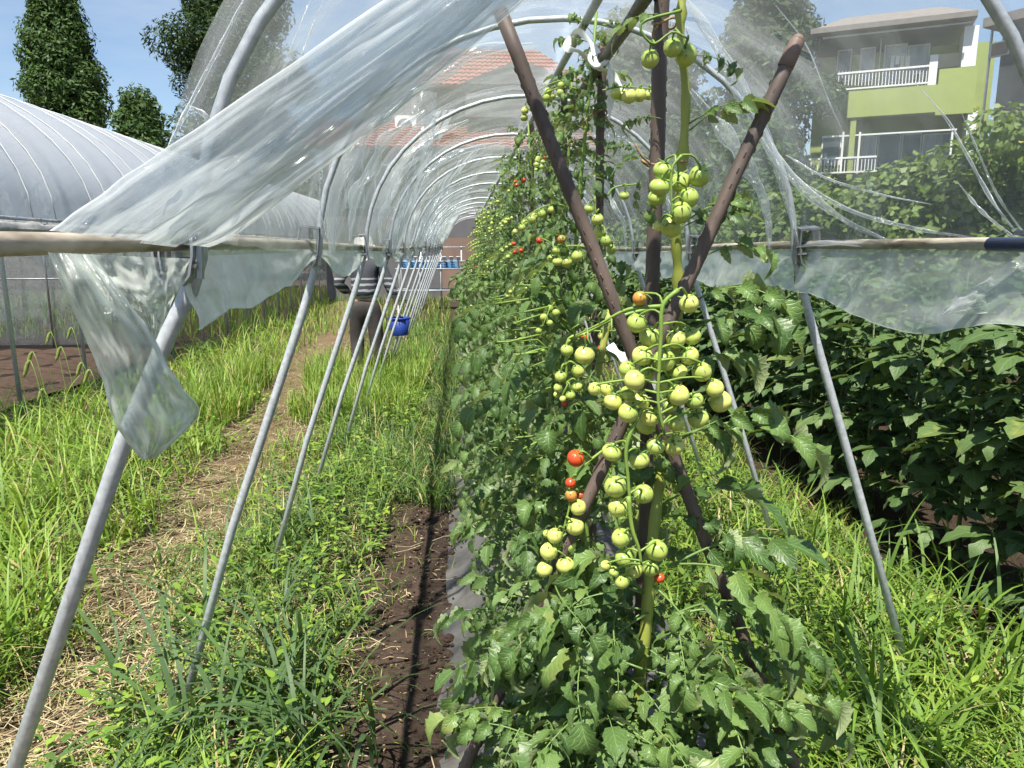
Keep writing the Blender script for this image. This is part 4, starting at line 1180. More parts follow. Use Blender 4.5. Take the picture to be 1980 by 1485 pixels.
# between path and legs, and the strip under the left legs
x, y = region(22000, -1.9, -0.36, 1.0, 15.0, 1.45)
k = ((x < -0.48 + 0.12 * patch(x, y, 3.3, 41.0)) | (y > 4.2)) & (x > path_c(y) + 0.14 + 0.3 * patch(x, y, 1.7)) & (patch(x, y, 2.6, 5.0) > -0.30); x, y = x[k], y[k]
parts.append(gblades(x, y, .07, .32, .0018, .0055, .9, 3.0, .15, .85, 5))
x, y = region(16000, -1.0, -0.06, 3.0, 15.0, 1.1)
k = (y > 4.3 + 1.6 * patch(x, y, 2.2, 31.0) - 1.6 * np.clip(-0.3 - x, 0, 1)); x, y = x[k], y[k]
parts.append(gblades(x, y, .14, .42, .0022, .0058, .9, 3.0, .05, .62, 5, 5.0))
x, y = region(9000, -2.6, -0.42, 6.2, 9.3, 0.5)
k = np.abs(x - path_c(y)) > 0.22 + 0.2 * patch(x, y, 2.0); x, y = x[k], y[k]
parts.append(gblades(x, y, .26, .52, .003, .007, .3, 1.6, .45, .85, 4, 8.0))
# thin cover on the path
x, y = region(12000, -2.6, -0.5, 0.9, 12.0, 1.6)
k = (np.abs(x - path_c(y)) < 0.5) & (patch(x, y, 3.0, 9.0) > np.where(y < 3.2, -0.12, 0.02)); x, y = x[k], y[k]
parts.append(gblades(x, y, .05, .20, .0015, .0036, .8, 3.0, .35, .9, 4))
# right of the bed
x, y = region(24000, 0.70, 2.3, 0.9, 14.0, 1.5)
k = (x > 0.80 - 0.05 * y) & (x < 2.0 + 0.25 * patch(x, y, 2.0)); x, y = x[k], y[k]
parts.append(gblades(x, y, .10, .44, .0022, .0068, .9, 2.9, .25, .84, 6))
x, y = region(3000, 1.6, 5.0, 1.2, 12.0, 1.3)
parts.append(gblades(x, y, .08, .25, .002, .004, .5, 2.0, .1, .6, 4))
# scattered on the bare soil
x, y = region(1600, -0.48, -0.05, 1.2, 4.8, 1.2); k = (x < -0.30 + .1 * patch(x, y, 5.0)) | (NP.random(len(x)) < 0.10); x, y = x[k], y[k]
parts.append(gblades(x, y, .05, .18, .0015, .003, .6, 2.4, .2, .9, 4))
# far field
x, y = region(14000, -14, 9, 13.0, 28.0, 1.0)
k = (x < -0.3) | (x > 1.6); x, y = x[k], y[k]
parts.append(gblades(x, y, .2, .5, .006, .012, .3, 1.4, .3, .85, 3))
V_, F_, A_ = join(parts)
o = link('grass', np_mesh('grass', V_, F_, M_grass, attr=A_)); tag(o, 'green grass and weeds covering the ground round the shelter', 'grass', kind='stuff')

# broad arching blades in clumps
parts = []
def clump(cx, cy, n, hmin, hmax, wmin, wmax, tlo, thi, spread=.06, bmin=.7, bmax=2.3):
    x = cx + NP.normal(0, spread, n); y = cy + NP.normal(0, spread, n)
    parts.append(make_blades(x, y, hmin, hmax, wmin, wmax, bmin, bmax, tlo, thi, 8))
for (px, py, n) in ((480, 1400, 34), (560, 1330, 26), (420, 1470, 24), (620, 1480, 22), (330, 1440, 14), (540, 1210, 14), (700, 1480, 9), (560, 1480, 30), (640, 1230, 8), (250, 1330, 8), (400, 1270, 10), (480, 1130, 8), (600, 1080, 10)):
    c = PZ(px, py, 0.0); clump(c.x, c.y, max(5, int(n * .75)), .36, .76, .0045, .0088, .0, .24, .06, 1.3, 3.1)
for (px, py, n) in ((1640, 1400, 26), (1760, 1330, 26), (1850, 1250, 22), (1900, 1420, 26), (1700, 1480, 24), (1560, 1440, 18), (1930, 1330, 22), (1800, 1480, 26), (1500, 1390, 12), (1620, 1250, 16), (1700, 1180, 18), (1820, 1150, 16), (1560, 1120, 14), (1480, 1200, 12)):
    c = PZ(px, py, 0.0); clump(c.x, c.y, n, .28, .58, .005, .0105, .25, .7, .07, .8, 2.5)
for (px, py, n) in ((60, 1100, 26), (120, 1000, 30), (30, 960, 26), (200, 950, 24), (110, 870, 26), (300, 830, 22), (380, 780, 22), (240, 860, 20), (20, 860, 20), (450, 720, 18), (520, 680, 18), (160, 900, 18), (60, 1200, 18), (0, 1050, 20)):
    c = PZ(px, py, 0.0); clump(c.x, c.y, n, .35, .72, .004, .0085, .45, .85, .10)
for (px, py, n) in ((800, 900, 10), (760, 960, 12), (720, 1010, 12), (790, 820, 12), (700, 900, 14), (650, 980, 14), (745, 860, 14)):
    c = PZ(px, py, 0.0); clump(c.x, c.y, n, .2, .4, .003, .006, .05, .5, .08)
V_, F_, A_ = join(parts)
o = link('broad_grass', np_mesh('broad_grass', V_, F_, M_grass, attr=A_)); tag(o, 'broad arching grass blades in clumps along both sides of the shelter', 'grass', kind='stuff')

# small broadleaf weeds near the ground
rng = random.Random(91)
vs, fs, at_ = [], [], []
def weed_leaf(c, d, L, W, tint):
    d = Vector(d).normalized(); x = d.cross(Vector((0, 0, 1))); x = x.normalized() if x.length > 1e-4 else Vector((1, 0, 0)); z = x.cross(d)
    b = len(vs)
    for t, w_, dz in ((0, .05, 0), (.3, .8, .08), (.65, .7, .06), (1, .02, -.06)):
        p = c + d * (L * t) + z * (dz * L)
        vs.extend([p + x * (W * w_), p - x * (W * w_)]); at_.extend([tint, tint])
    for i in range(3): fs.append((b + 2 * i, b + 2 * i + 1, b + 2 * i + 3, b + 2 * i + 2))
for i in range(1500):
    u = rng.random()
    if u < .35: X, Y = rng.uniform(-1.2, -.4), rng.uniform(1.6, 8)
    elif u < .6: X, Y = rng.uniform(-3.4, -1.6), rng.uniform(2.2, 8)
    else: X, Y = rng.uniform(.8, 1.8), rng.uniform(1.2, 7)
    hh = rng.uniform(.05, .28); g0 = Vector((X, Y, gz(X, Y)))
    for j in range(rng.randint(4, 9)):
        az = rng.uniform(0, 6.28); L = rng.uniform(.025, .06)
        weed_leaf(g0 + Vector((rng.uniform(-.03, .03), rng.uniform(-.03, .03), hh * rng.uniform(.3, 1))), (math.cos(az), math.sin(az), rng.uniform(-.2, .6)), L, L * .28, rng.uniform(.2, .85))
o = link('broadleaf_weeds', np_mesh('broadleaf_weeds', np.array([tuple(v) for v in vs]), np.array(fs), M_grass, attr=np.array(at_))); tag(o, 'small broadleaf weeds growing among the grass', 'weeds', kind='stuff')

# foxtail seed heads on the left
for i, (px, py, Y) in enumerate(((85, 770, 3.3), (65, 700, 3.4), (120, 690, 3.5), (160, 720, 3.4), (100, 660, 3.9), (140, 650, 4.2), (175, 735, 3.2), (60, 720, 3.0))):
    c = P(px, py, Y); root = Vector((c.x + 0.05, c.y, gz(c.x, c.y)))
    o = thing('foxtail_grass', root, '%s foxtail grass head counted from the nearest one by the left pole' % ORD[i], 'grass stalk', 'foxtail grasses by the left greenhouse')
    m = MB(); tip = c + Vector((-0.03, 0, -0.02))
    pts = curve([root, root.lerp(c, .6) + Vector((.03, 0, .05)), c + Vector((.01, 0, .03)), tip], 12)
    m.tube(pts, 0.0015, 5); m.build('stalk', M_stem, o)
    m = MB(); hp = pts[8:]; m.tube(curve(hp, 7), [.002, .006, .0075, .008, .0075, .006, .002], 7)
    m.build('seed_head', simple('foxtail_%d' % i, (.34, .40, .10), (.2, .26, .06), rough=.9, scale=120, bump=1.0) if i == 0 else bpy.data.materials['foxtail_0'], o)

# dry straw lying about
n = 46000
x, y = region(n, -2.9, 2.0, 0.9, 12.0, 1.5)
k = (np.abs(x - path_c(y)) < 0.5) | (NP.random(n) < .42)
k &= ~((x > -.1) & (x < .85)) & ~((x > -.42) & (x < 0) & (y < 4.4) & (NP.random(n) < .95))
x, y = x[k], y[k]; n = len(x)
ln = NP.uniform(.04, .18, n); hd = NP.uniform(0, 2 * np.pi, n); wd = NP.uniform(.0009, .0024, n)
z = gza(x, y) + NP.uniform(.006, .05, n); dz = NP.uniform(-.012, .02, n); bendx = NP.normal(0, .02, n)
cx, sx = np.cos(hd), np.sin(hd)
Vv = np.empty((n, 3, 2, 3))
for i, t in enumerate((0, .5, 1)):
    bx_ = bendx * (1 if i == 1 else 0)
    for j, s in enumerate((-1, 1)):
        Vv[:, i, j, 0] = x + cx * ln * t - sx * (wd * s + bx_); Vv[:, i, j, 1] = y + sx * ln * t + cx * (wd * s + bx_); Vv[:, i, j, 2] = z + dz * t
b = (np.arange(n) * 6)[:, None] + np.array([0, 2])[None, :]
Fv = np.stack([b, b + 1, b + 3, b + 2], -1).reshape(-1, 4)
o = link('dry_straw', np_mesh('dry_straw', Vv.reshape(-1, 3), Fv, M_straw, attr=np.repeat(NP.random(n), 6))); tag(o, 'dry cut straw and dead grass littering the trodden path', 'straw', kind='stuff')
# crumbs, wilted bits and fallen leaf scraps on the bare soil
vs, fs, at_ = [], [], []
for i in range(520):
    X, Y = rng.uniform(-.42, -.06), rng.uniform(1.3, 4.6)
    c = Vector((X, Y, gz(X, Y) + .016)); az = rng.uniform(0, 6.28); L = rng.uniform(.005, .022) * (1.8 if rng.random() < .1 else 1)
    weed_leaf(c, (math.cos(az), math.sin(az), rng.uniform(0, .3)), L, L * rng.uniform(.08, .25), rng.random() ** 2 * .6)
o = link('soil_litter', np_mesh('soil_litter', np.array([tuple(v) for v in vs]), np.array(fs), M_straw, attr=np.array(at_))); tag(o, 'dry leaf scraps scattered on the bare soil strip', 'litter', kind='stuff')

# clods along the furrow and heaped on the edge of the mulch
vs, fs = [], []
for i in range(900):
    if rng.random() < .45: X, Y = -0.085 + rng.gauss(0, .022), rng.uniform(1.1, 9.0)
    else: X, Y = rng.uniform(-.46, -.05), rng.uniform(1.1, 4.8)
    r = rng.uniform(.004, .012) * (2.0 if rng.random() < .12 else 1)
    c = Vector((X, Y, gz(X, Y) + .012 + (bed_z(X) if X > -.08 else 0)))
    b = len(vs)
    for lat in (-.6, .1, .75):
        for j in range(6):
            a = j * math.pi / 3 + lat
            q = math.cos(lat) * r * rng.uniform(.7, 1.25)
            vs.append(c + Vector((q * math.cos(a), q * math.sin(a), math.sin(lat) * r * .8)))
    vs.append(c + Vector((0, 0, r * .8)))
    for ring in (0, 1):
        for j in range(6):
            fs.append((b + ring * 6 + j, b + ring * 6 + (j + 1) % 6, b + ring * 6 + 6 + (j + 1) % 6, b + ring * 6 + 6 + j))
    for j in (0, 2, 4): fs.append((b + 12 + j, b + 12 + j + 1, b + 12 + (j + 2) % 6, b + 18))
o = link('soil_clods', np_mesh('soil_clods', np.array([tuple(v) for v in vs]), np.array(fs), M_soil, smooth=False)); tag(o, 'loose clods of soil along the furrow and the mulch edge', 'soil', kind='stuff')

# ================================================================== okra field on the right
def okra_leaf(seed, n=5):
    rng = random.Random(seed); m = MB()
    pet = 0.14
    m.tube([(0, 0, 0), (0, pet * .5, .02), (0, pet, .015)], [.003, .0026, .0022], 5)
    c = Vector((0, pet, .015)); R_ = 0.13
    m_ = []
    angs = [-2.0, -1.05, 0, 1.05, 2.0]; lens = [.62, .95, 1.25, .95, .62]
    for a, l in zip(angs, lens):
        a += rng.uniform(-.1, .1); l *= rng.uniform(.9, 1.1)
        d = Vector((math.sin(a), math.cos(a), -0.12)); 
        leaflet(m, frame(c, d, roll=rng.uniform(-.15, .15)), R_ * l, R_ * l * rng.uniform(.28, .38), rng, rng.uniform(.3, 1.0), rng.uniform(.0, .35), 8, lobes=3)
    return m
OK = [okra_leaf(700 + k) for k in range(6)]
OKM = [m.mesh('leaf', M_okra) for m in OK]
OKN = [to_np(m) for m in OK]
rng = random.Random(17)
rows = [(2.30, 2.3, 12.5, .40), (3.05, 2.6, 12.5, .42), (3.75, 3.0, 12.5, .45), (4.5, 3.4, 12.5, .5)]
cnt = 0
RW = ['first', 'second', 'third', 'fourth']
for ri, (rx, y0, y1, stp) in enumerate(rows):
    y = y0; kk = 0
    while y < y1:
        X, Y = rx + rng.uniform(-.07, .07), y + rng.uniform(-.08, .08)
        h = rng.uniform(1.12, 1.34)
        o = thing('okra_plant', (X, Y, gz(X, Y)), '%s okra plant from the front in the %s row right of the shelter' % (ORD[kk], RW[ri]), 'okra plant', 'okra plants right of the shelter')
        m = MB(); top = Vector((X + rng.uniform(-.08, .08), Y + rng.uniform(-.05, .05), h))
        b = Vector((X, Y, gz(X, Y) - .02))
        m.tube([b, b.lerp(top, .5) + Vector((rng.uniform(-.03, .03), 0, 0)), top], [.011, .009, .004], 7); m.build('stem', M_okra_stem, o)
        ms = []
        for i in range(52):
            t = 0.10 + 0.90 * (i / 51) ** 0.8
            az = i * 2.399 + kk; el = rng.uniform(-.15, .5) + (.3 if t > .9 else 0)
            s = rng.uniform(.6, 1.3) * (1.0 if t < .85 else .9)
            ms.append(frame(b.lerp(top, t), (math.cos(az), math.sin(az), el), s=s, roll=rng.uniform(-.3, .3)))
        if ri == 0 and Y < 9 or ri == 1 and Y < 6:
            for M in ms:
                q = link('leaf', OKM[rng.randrange(6)], o); M = M.copy(); M.translation = M.translation - o.location; q.matrix_basis = M
        else:
            V_, F_, A_ = scatter(OKN, ms, rng); V_ -= np.array(o.location)
            link('foliage', np_mesh('foliage', V_, F_, M_okra_far, attr=A_), o)['kind'] = 'stuff'
        y += stp; kk += 1

# ================================================================== trees, vine hedge
def leaf_cloud(blobs, n, size, rng, flat=0.0, shape=1.0):
    """leaf-sized faces on and in a set of ellipsoids (cx,cy,cz,rx,ry,rz); keeps gaps between clumps"""
    wts = np.array([b[3] * b[5] for b in blobs]); wts = wts / wts.sum()
    idx = NP.choice(len(blobs), n, p=wts)
    B = np.array(blobs)[idx]
    d = NP.normal(0, 1, (n, 3)); d /= np.linalg.norm(d, axis=1)[:, None]
    r = NP.random(n) ** 0.5 * 0.5 + 0.58 + np.abs(NP.normal(0, .07, n))
    pos = B[:, :3] + d * B[:, 3:] * r[:, None]
    nv = d + NP.normal(0, .55, (n, 3)); nv[:, 2] += .35; nv /= np.linalg.norm(nv, axis=1)[:, None]
    t = np.cross(nv, NP.normal(0, 1, (n, 3))); t /= np.linalg.norm(t, axis=1)[:, None]
    b_ = np.cross(nv, t)
    L = size * NP.uniform(.6, 1.3, n)[:, None]; W = L * .38 * shape
    Vv = np.stack([pos - t * L * .5, pos + b_ * W * .5 + t * L * .05, pos + t * L * .5, pos - b_ * W * .5 + t * L * .05], 1).reshape(-1, 3)
    Fv = np.arange(n * 4).reshape(-1, 4)
    bt = NP.random(len(blobs))
    return Vv, Fv, np.repeat(np.clip(NP.random(n) * .72 + bt[idx] * .42 - .06, 0, 1), 4)
def tree(name, label, base, h, crown0, rx, n, size, mat, seed, taper=0.5, group=None, nb=60, shape=1.0, cat='tree'):
    rng = random.Random(seed)
    o = thing(name, base, label, cat, group)
    base = Vector(base)
    m = MB()
    m.tube([base + Vector((0, 0, -.3)), base + Vector((.05, 0, h * .3)), base + Vector((0, .05, h * .6)), base + Vector((.04, 0, h * .92))], [rx * .085, rx * .07, rx * .045, rx * .012], 9)
    blobs = []
    for i in range(nb):
        t = rng.random() ** .9
        z = crown0 + (h - crown0) * t
        prof = math.sin(math.pi * min(.12 + .9 * t, 1) ** 0.8) * (1 - taper * t) + .12
        a = rng.uniform(0, 6.283); rr = rx * prof * rng.uniform(.35, .9)
        c = base + Vector((rr * math.cos(a), rr * math.sin(a), z))
        s = rx * rng.uniform(.2, .36)
        blobs.append((c.x, c.y, c.z, s, s, s * rng.uniform(.6, .9)))
        if i % 3 == 0:
            q = base + Vector((0, 0, max(z - rx * .5, crown0 * .8)))
            m.tube([q, q.lerp(c, .5) + Vector((0, 0, .1)), c], [rx * .03, rx * .02, rx * .006], 5, False)
    for q in range(9):
        t = .06 + .8 * q / 8
        s = rx * (.62 * (1 - taper * t) + .05)
        blobs.append((base.x, base.y, base.z + crown0 + (h - crown0) * t, s, s, (h - crown0) * .09))
    m.build('trunk', M_bark, o)
    V_, F_, A_ = leaf_cloud(blobs, n, size, rng, shape=shape)
    V_ -= np.array(base)
    link('crown', np_mesh('crown', V_, F_, mat, attr=A_, smooth=False), o)
    return o
def at_ground(px, Y, py=480):
    p = P(px, py, Y); return (p.x, p.y, 0)
tree('broad_tree', 'tall rounded evergreen tree at far left above the silver greenhouse', at_ground(114, 34, 110), 11.7, 0.8, 2.5, 66000, .22, M_tree, 5, taper=.3, nb=120)
tree('young_tree', 'smaller bright green tree between two tall ones behind the greenhouse', at_ground(268, 28, 210), 6.7, 0.4, 1.75, 32000, .19, M_tree, 6, taper=.6, nb=110)
tree('dark_tree', 'big dark spreading tree left of centre behind the film', at_ground(455, 38, 80), 18.0, 3.0, 3.6, 70000, .28, M_tree_dk, 8, taper=.3, nb=110, shape=.75)
tree('dark_tree', 'dark tree seen through the clear film beside the green house', at_ground(1490, 26, 120), 12.0, 1.5, 2.2, 26000, .30, M_tree_dk, 9, taper=.35, nb=90)
tree('shrubby_tree', 'low dark tree behind the film left of the brick-red roof', at_ground(570, 38), 6.0, .6, 3.2, 14000, .36, M_tree_dk, 10, taper=.5, nb=50)
tree('shrubby_tree', 'low tree in front of the green house seen through film', at_ground(1440, 17), 4.1, .4, 2.2, 14000, .22, M_tree, 12, taper=.4, nb=50)
tree('dark_tree', 'tall dark tree behind the brick-red roofed house', at_ground(1230, 40), 13.0, 2.5, 4.5, 26000, .45, M_tree_dk, 13, taper=.3, nb=60)

def vine(seed, base, rx, ry, h, n, label):
    rng = random.Random(seed); o = thing('grape_vine', base, label, 'vine', 'leafy vines beyond the okra'); base = Vector(base)
    m = MB()
    for i in range(3):
        a = base + Vector((rng.uniform(-rx, rx) * .5, 0, 0)); m.tube([a, a + Vector((.1, .05, h * .5)), a + Vector((rng.uniform(-.3, .3), 0, h * .9))], [.035, .028, .012], 7)
    m.build('trunk', M_bark, o)
    blobs = [(base.x + rng.uniform(-rx, rx), base.y + rng.uniform(-ry, ry), base.z + h * rng.uniform(.25, .92), rng.uniform(.28, .5), rng.uniform(.25, .45), rng.uniform(.22, .4)) for i in range(44)]
    V_, F_, A_ = leaf_cloud(blobs, n, .125, rng, shape=1.7); V_ -= np.array(base)
    link('crown', np_mesh('crown', V_, F_, M_grape, attr=A_, smooth=False), o)
for i, (px, Y, h, w_) in enumerate(((1330, 13.5, 2.0, 1.2), (1480, 12.6, 2.0, 1.2), (1620, 11.6, 2.35, 1.15), (1740, 10.8, 2.75, 1.1), (1850, 10.2, 2.85, 1.0), (1960, 9.6, 3.2, 1.0), (2080, 9.2, 3.1, 1.1))):
    vine(40 + i, at_ground(px, Y), w_, .5, h, 8000, '%s leafy vine from the left beyond the okra, yellowing in places' % ORD[i])

# ================================================================== the silver greenhouse on the left
GX0, GX1, GZE, GZR = -9.3, -4.0, 1.78, 3.45
GY0, GY1 = 3.2, 30.0
gh = thing('plastic_greenhouse', ((GX0 + GX1) / 2, 16, 0), 'long silver plastic greenhouse with rounded roof left of the tomato shelter', 'greenhouse')
gxc, ghw, grs = (GX0 + GX1) / 2, (GX1 - GX0) / 2, GZR - GZE
def garch(t, g=0):
    th = math.pi * (1 - t); return (gxc + (ghw + g) * math.cos(th), GZE + (grs + g) * math.sin(th))
gy = GY0; gi = 0
while gy <= GY1:
    m = MB()
    m.tube([(GX0, gy, -.1), (GX0, gy, GZE)] + [(garch(t)[0], gy, garch(t)[1]) for t in [k / 20 for k in range(1, 20)]] + [(GX1, gy, GZE), (GX1 + .02, gy, -.1)], .019, 8)
    m.build('hoop', M_galv, gh)
    for off in (.4, .8):
        m = MB()
        m.tube([(garch(t, .03)[0], gy + off + .12 * t, garch(t, .03)[1]) for t in [k / 24 for k in range(25)]], .006, 5)
        m.build('hold_down_band', M_string, gh)
    gy += 1.2; gi += 1
def ghroof(u, v):
    y = GY0 - .1 + u * (GY1 - GY0 + .2)
    fr = ((y - GY0) / 1.2) % 1.0
    sag = abs(math.sin(math.pi * fr)); 
    x, z = garch(v, .022 + .012 * noise.noise(Vector((y * 3, v * 6, 0))) - .02 * math.exp(-((fr - .5) / .12) ** 2))
    return (x, y, z)
g_ = MB(); g_.grid(ghroof, 180, 44); g_.build('roof_film', M_film_old, gh)
for x_ in (GX1 + .03, GX0 - .03):
    m = MB(); m.tube([(x_, GY0 - .2, GZE - .02), (x_, 16, GZE - .02), (x_, GY1, GZE - .02)], .014, 8); m.build('eave_rail', M_clamp, gh)
def valance(u, v):
    y = GY0 + u * (GY1 - GY0); th = 2 * math.pi * v
    r = .05 + .022 * noise.noise(Vector((y * 6, math.cos(th) * 2, math.sin(th) * 2)))
    return (GX1 + .05 + r * math.cos(th) * .8, y, GZE - .11 + r * math.sin(th) * 1.3)
m = MB(); m.grid(valance, 240, 10); m.build('rolled_side_curtain', simple('dusty_film', (.42, .42, .40), (.22, .21, .19), rough=.5, scale=9, bump=.5), gh)
def gwall(u, v): return (GX0 + .02 + .02 * noise.noise(Vector((u * 60, v * 3, 0))), GY0 + u * (GY1 - GY0), .02 + v * (GZE - .02))
m = MB(); m.grid(gwall, 80, 6); m.build('far_side_film', M_film_mid, gh)
def gend(u, v):
    x, z = garch(u, 0); return (x, GY1 - .05 + .02 * noise.noise(Vector((x * 2, v * 4, 0))), z * v)
m = MB(); m.grid(gend, 24, 8); m.build('end_film', M_film_mid, gh)
# a partition of posts and film inside
for x_ in (-8.0, -7.1, -6.2, -5.3):
    m = MB(); m.tube([(x_, 11.6, 0), (x_, 11.6, 2.4)], .016, 6); m.build('inner_post', M_clamp, gh)
m = MB(); m.tube([(GX0, 11.6, 1.05), (GX1 - .5, 11.6, 1.05)], .012, 6); m.tube([(GX0, 11.6, 1.75), (GX1 - .5, 11.6, 1.75)], .012, 6); m.build('inner_rail', M_clamp, gh)
m = MB(); m.grid(lambda u, v: (GX0 + u * (ghw * 2 - .6), 11.66 + .03 * noise.noise(Vector((u * 20, v * 3, 2))), .05 + v * 1.9), 40, 8); m.build('inner_film', M_film_mid, gh)
m = MB(); m.grid(lambda u, v: (GX0 + .1 + u * (ghw * 2 - .35), GY0 + v * 8.3, gz(GX0 + .1 + u * (ghw * 2 - .35), GY0 + v * 8.3) + .02 + .02 * math.sin(u * 40) + .02 * noise.noise(Vector((u * 20, v * 30, 1)))), 60, 50)
tag(m.build('tilled_soil_bed', simple('tilled_soil', (.17, .095, .055), (.085, .05, .03), rough=.95, scale=14, bump=.8, bdist=.02)), kind='structure')
m = MB(); m.tube(curve([(-3.95, 5.2, 1.6), (-3.9, 5.6, .95), (-4.05, 6.2, .45), (-4.3, 6.6, .08), (-4.9, 7.0, .04)], 24), .012, 7); tag(m.build('irrigation_hose', simple('black_hose', (.03, .03, .032), rough=.5), None, origin=(-4.3, 6.6, 0)), 'black irrigation hose drooping from the left greenhouse side', 'hose')
rng = random.Random(3)
M_leek = grass_mat('leek_blade', [(0, (.06, .12, .08)), (1, (.15, .23, .17))], .15)
for i in range(12):
    X, Y = -5.0 - (i % 3) * .35 + rng.uniform(-.08, .08), 6.2 + (i // 3) * .42 + rng.uniform(-.08, .08)
    n = 16
    pos = np.stack([NP.normal(0, .02, n), NP.normal(0, .02, n), np.zeros(n)], 1)
    v, f, a = blades(pos, NP.uniform(.5, .85, n), NP.uniform(.008, .013, n), NP.uniform(0, 6.28, n), NP.uniform(.2, 1.1, n), NP.random(n), 6)
    o = link('leek', np_mesh('leek', v, f, M_leek, attr=a)); o.location = (X, Y, gz(X, Y)); tag(o, '%s blue-green leek counted from the front of the bed inside the left greenhouse' % ORD[i], 'leek', 'leeks in the left greenhouse')

# ================================================================== houses
M_green = simple('lime_render', (.33, .39, .115), (.28, .335, .095), rough=.85, scale=1.3, detail=8)
M_white = simple('white_paint', (.8, .8, .78), (.7, .7, .68), rough=.6, scale=4)
M_glass = simple('window_glass', (.10, .13, .16), (.05, .065, .08), rough=.12, scale=1.2)
M_glass_l = simple('curtained_glass', (.42, .46, .50), (.25, .29, .33), rough=.15, scale=1.5, stretch=(6, 1, 1))
M_roofg = simple('grey_roof', (.22, .195, .18), (.16, .14, .13), rough=.85, scale=5)
M_dark = simple('dark_cladding', (.06, .062, .07), (.035, .036, .04), rough=.7, scale=5)
M_cream = simple('cream_wall', (.70, .62, .50), (.6, .53, .42), rough=.8, scale=4)
M_tile = simple('red_roof_tile', (.33, .11, .07), (.22, .078, .052), rough=.75, scale=14)
M_hwall = simple('slate_wall', (.13, .125, .13), (.09, .088, .095), rough=.85, scale=3)
M_brownwall = simple('brown_wall', (.22, .15, .115), (.16, .11, .085), rough=.85, scale=3)

class Facade:
    """rectangles read off a facade plane: s along it, z up, out towards the viewer"""
    def __init__(s, pl, Yl, pr, Yr):
        s.a = P(pl, 480, Yl); s.a.z = 0; b = P(pr, 480, Yr); b.z = 0
        s.t = (b - s.a).normalized(); s.n = s.t.cross(Vector((0, 0, 1))).normalized()
        if s.n.y > 0: s.n = -s.n
    def sz(s, px, py, out=0):
        d = ray(px, py); o_ = s.a + s.n * out
        k = (o_ - _C).dot(s.n) / d.dot(s.n); p = _C + d * k
        return (p - s.a).dot(s.t), p.z
    def pt(s, u, out, z): return s.a + s.t * u + s.n * out + Vector((0, 0, z))
    def box(s, m, u0, u1, z0, z1, o0, o1):
        vs = [s.pt(u, o_, z) for z in (z0, z1) for o_ in (o0, o1) for u in (u0, u1)]
        m.add(vs, [(0, 2, 3, 1), (4, 5, 7, 6), (0, 1, 5, 4), (2, 6, 7, 3), (0, 4, 6, 2), (1, 3, 7, 5)])
    def rect(s, m, x0, y0, x1, y1, o0, o1):
        xm, ym = (x0 + x1) / 2, (y0 + y1) / 2
        u0, u1 = s.sz(x0, ym, o1)[0], s.sz(x1, ym, o1)[0]; z1, z0 = s.sz(xm, y0, o1)[1], s.sz(xm, y1, o1)[1]
        s.box(m, u0, u1, z0, z1, o0, o1); return u0, u1, z0, z1
    def part(s, name, mat, parent, *rects):
        m = MB()
        for r in rects: s.rect(m, *r)
        return m.build(name, mat, parent, smooth=False)
fa = Facade(1560, 25, 1890, 22.6)
hg = thing('green_house', fa.pt(2.5, -2, 0), 'lime green two-storey house with white balcony railings seen through the film', 'house')
m = MB(); fa.box(m, -.2, 5.05, -0.2, 7.9, -5, -1.25); m.build('wall', simple('olive_render', (.30, .36, .10), (.24, .30, .08), rough=.8, scale=3), hg, smooth=False)
m = MB()
u0, z0 = fa.sz(1590, 54, .3); u1, z1 = fa.sz(1872, 40, .3); zr = fa.sz(1740, 22, -2.4)[1]
vs = [fa.pt(u0 - .3, .3, z0), fa.pt(u1 + .2, .3, z0), fa.pt(u1 + .2, -5.4, z0), fa.pt(u0 - .3, -5.4, z0), fa.pt(u0 + .6, -2.4, zr), fa.pt(u1 - .6, -2.4, zr)]
m.add(vs, [(0, 1, 5, 4), (1, 2, 5), (2, 3, 4, 5), (3, 0, 4), (3, 2, 1, 0)])
fa.box(m, u0 - .34, u1 + .24, z0 - .16, z0 - .003, -5.4, .34); rf = m.build('roof', M_roofg, hg, smooth=False)
fa.part('balcony_front', M_green, hg, (1640, 170, 1812, 222, -.15, 0), (1812.5, 131, 1886, 220, -.15, .003))
fa.part('balcony_floor', M_green, hg, (1640, 205, 1886, 216, -1.25, -.16))
for (x0, y0, x1, y1, mt) in ((1618, 96, 1646, 158, M_glass), (1662, 92, 1691, 158, M_glass_l), (1708, 86, 1752, 160, M_glass_l), (1754, 86, 1796, 160, M_glass_l), (1588, 262, 1626, 320, M_glass), (1664, 258, 1694, 330, M_glass_l), (1696, 258, 1740, 330, M_glass), (1742, 258, 1780, 330, M_glass), (1782, 258, 1836, 330, M_glass_l)):
    w_ = fa.part('window', M_white, hg, (x0, y0, x1, y1, -1.3, -1.20))
    fa.part('pane', mt, w_, (x0 + 2.5, y0 + 2.5, x1 - 2.5, y1 - 2.5, -1.25, -1.18))
fa.part('side_wall', M_white, hg, (1862, 50, 1890, 128, -1.2, -.02), (1868, 215, 1886, 300, -1.2, -.02))
fa.part('recess_panel', M_cream, hg, (1800, 104, 1858, 130, -1.2, -1.0))
fa.part('column', M_green, hg, (1641, 224, 1652, 345, -.3, -.05))
for x in (1628, 1660, 1838, 1552): fa.part('post', M_white, hg, (x - 2, 255, x + 2, 335, -.12, -.02))
fa.part('laundry_rail', M_white, hg, (1590, 256, 1850, 259, -.2, -.14))
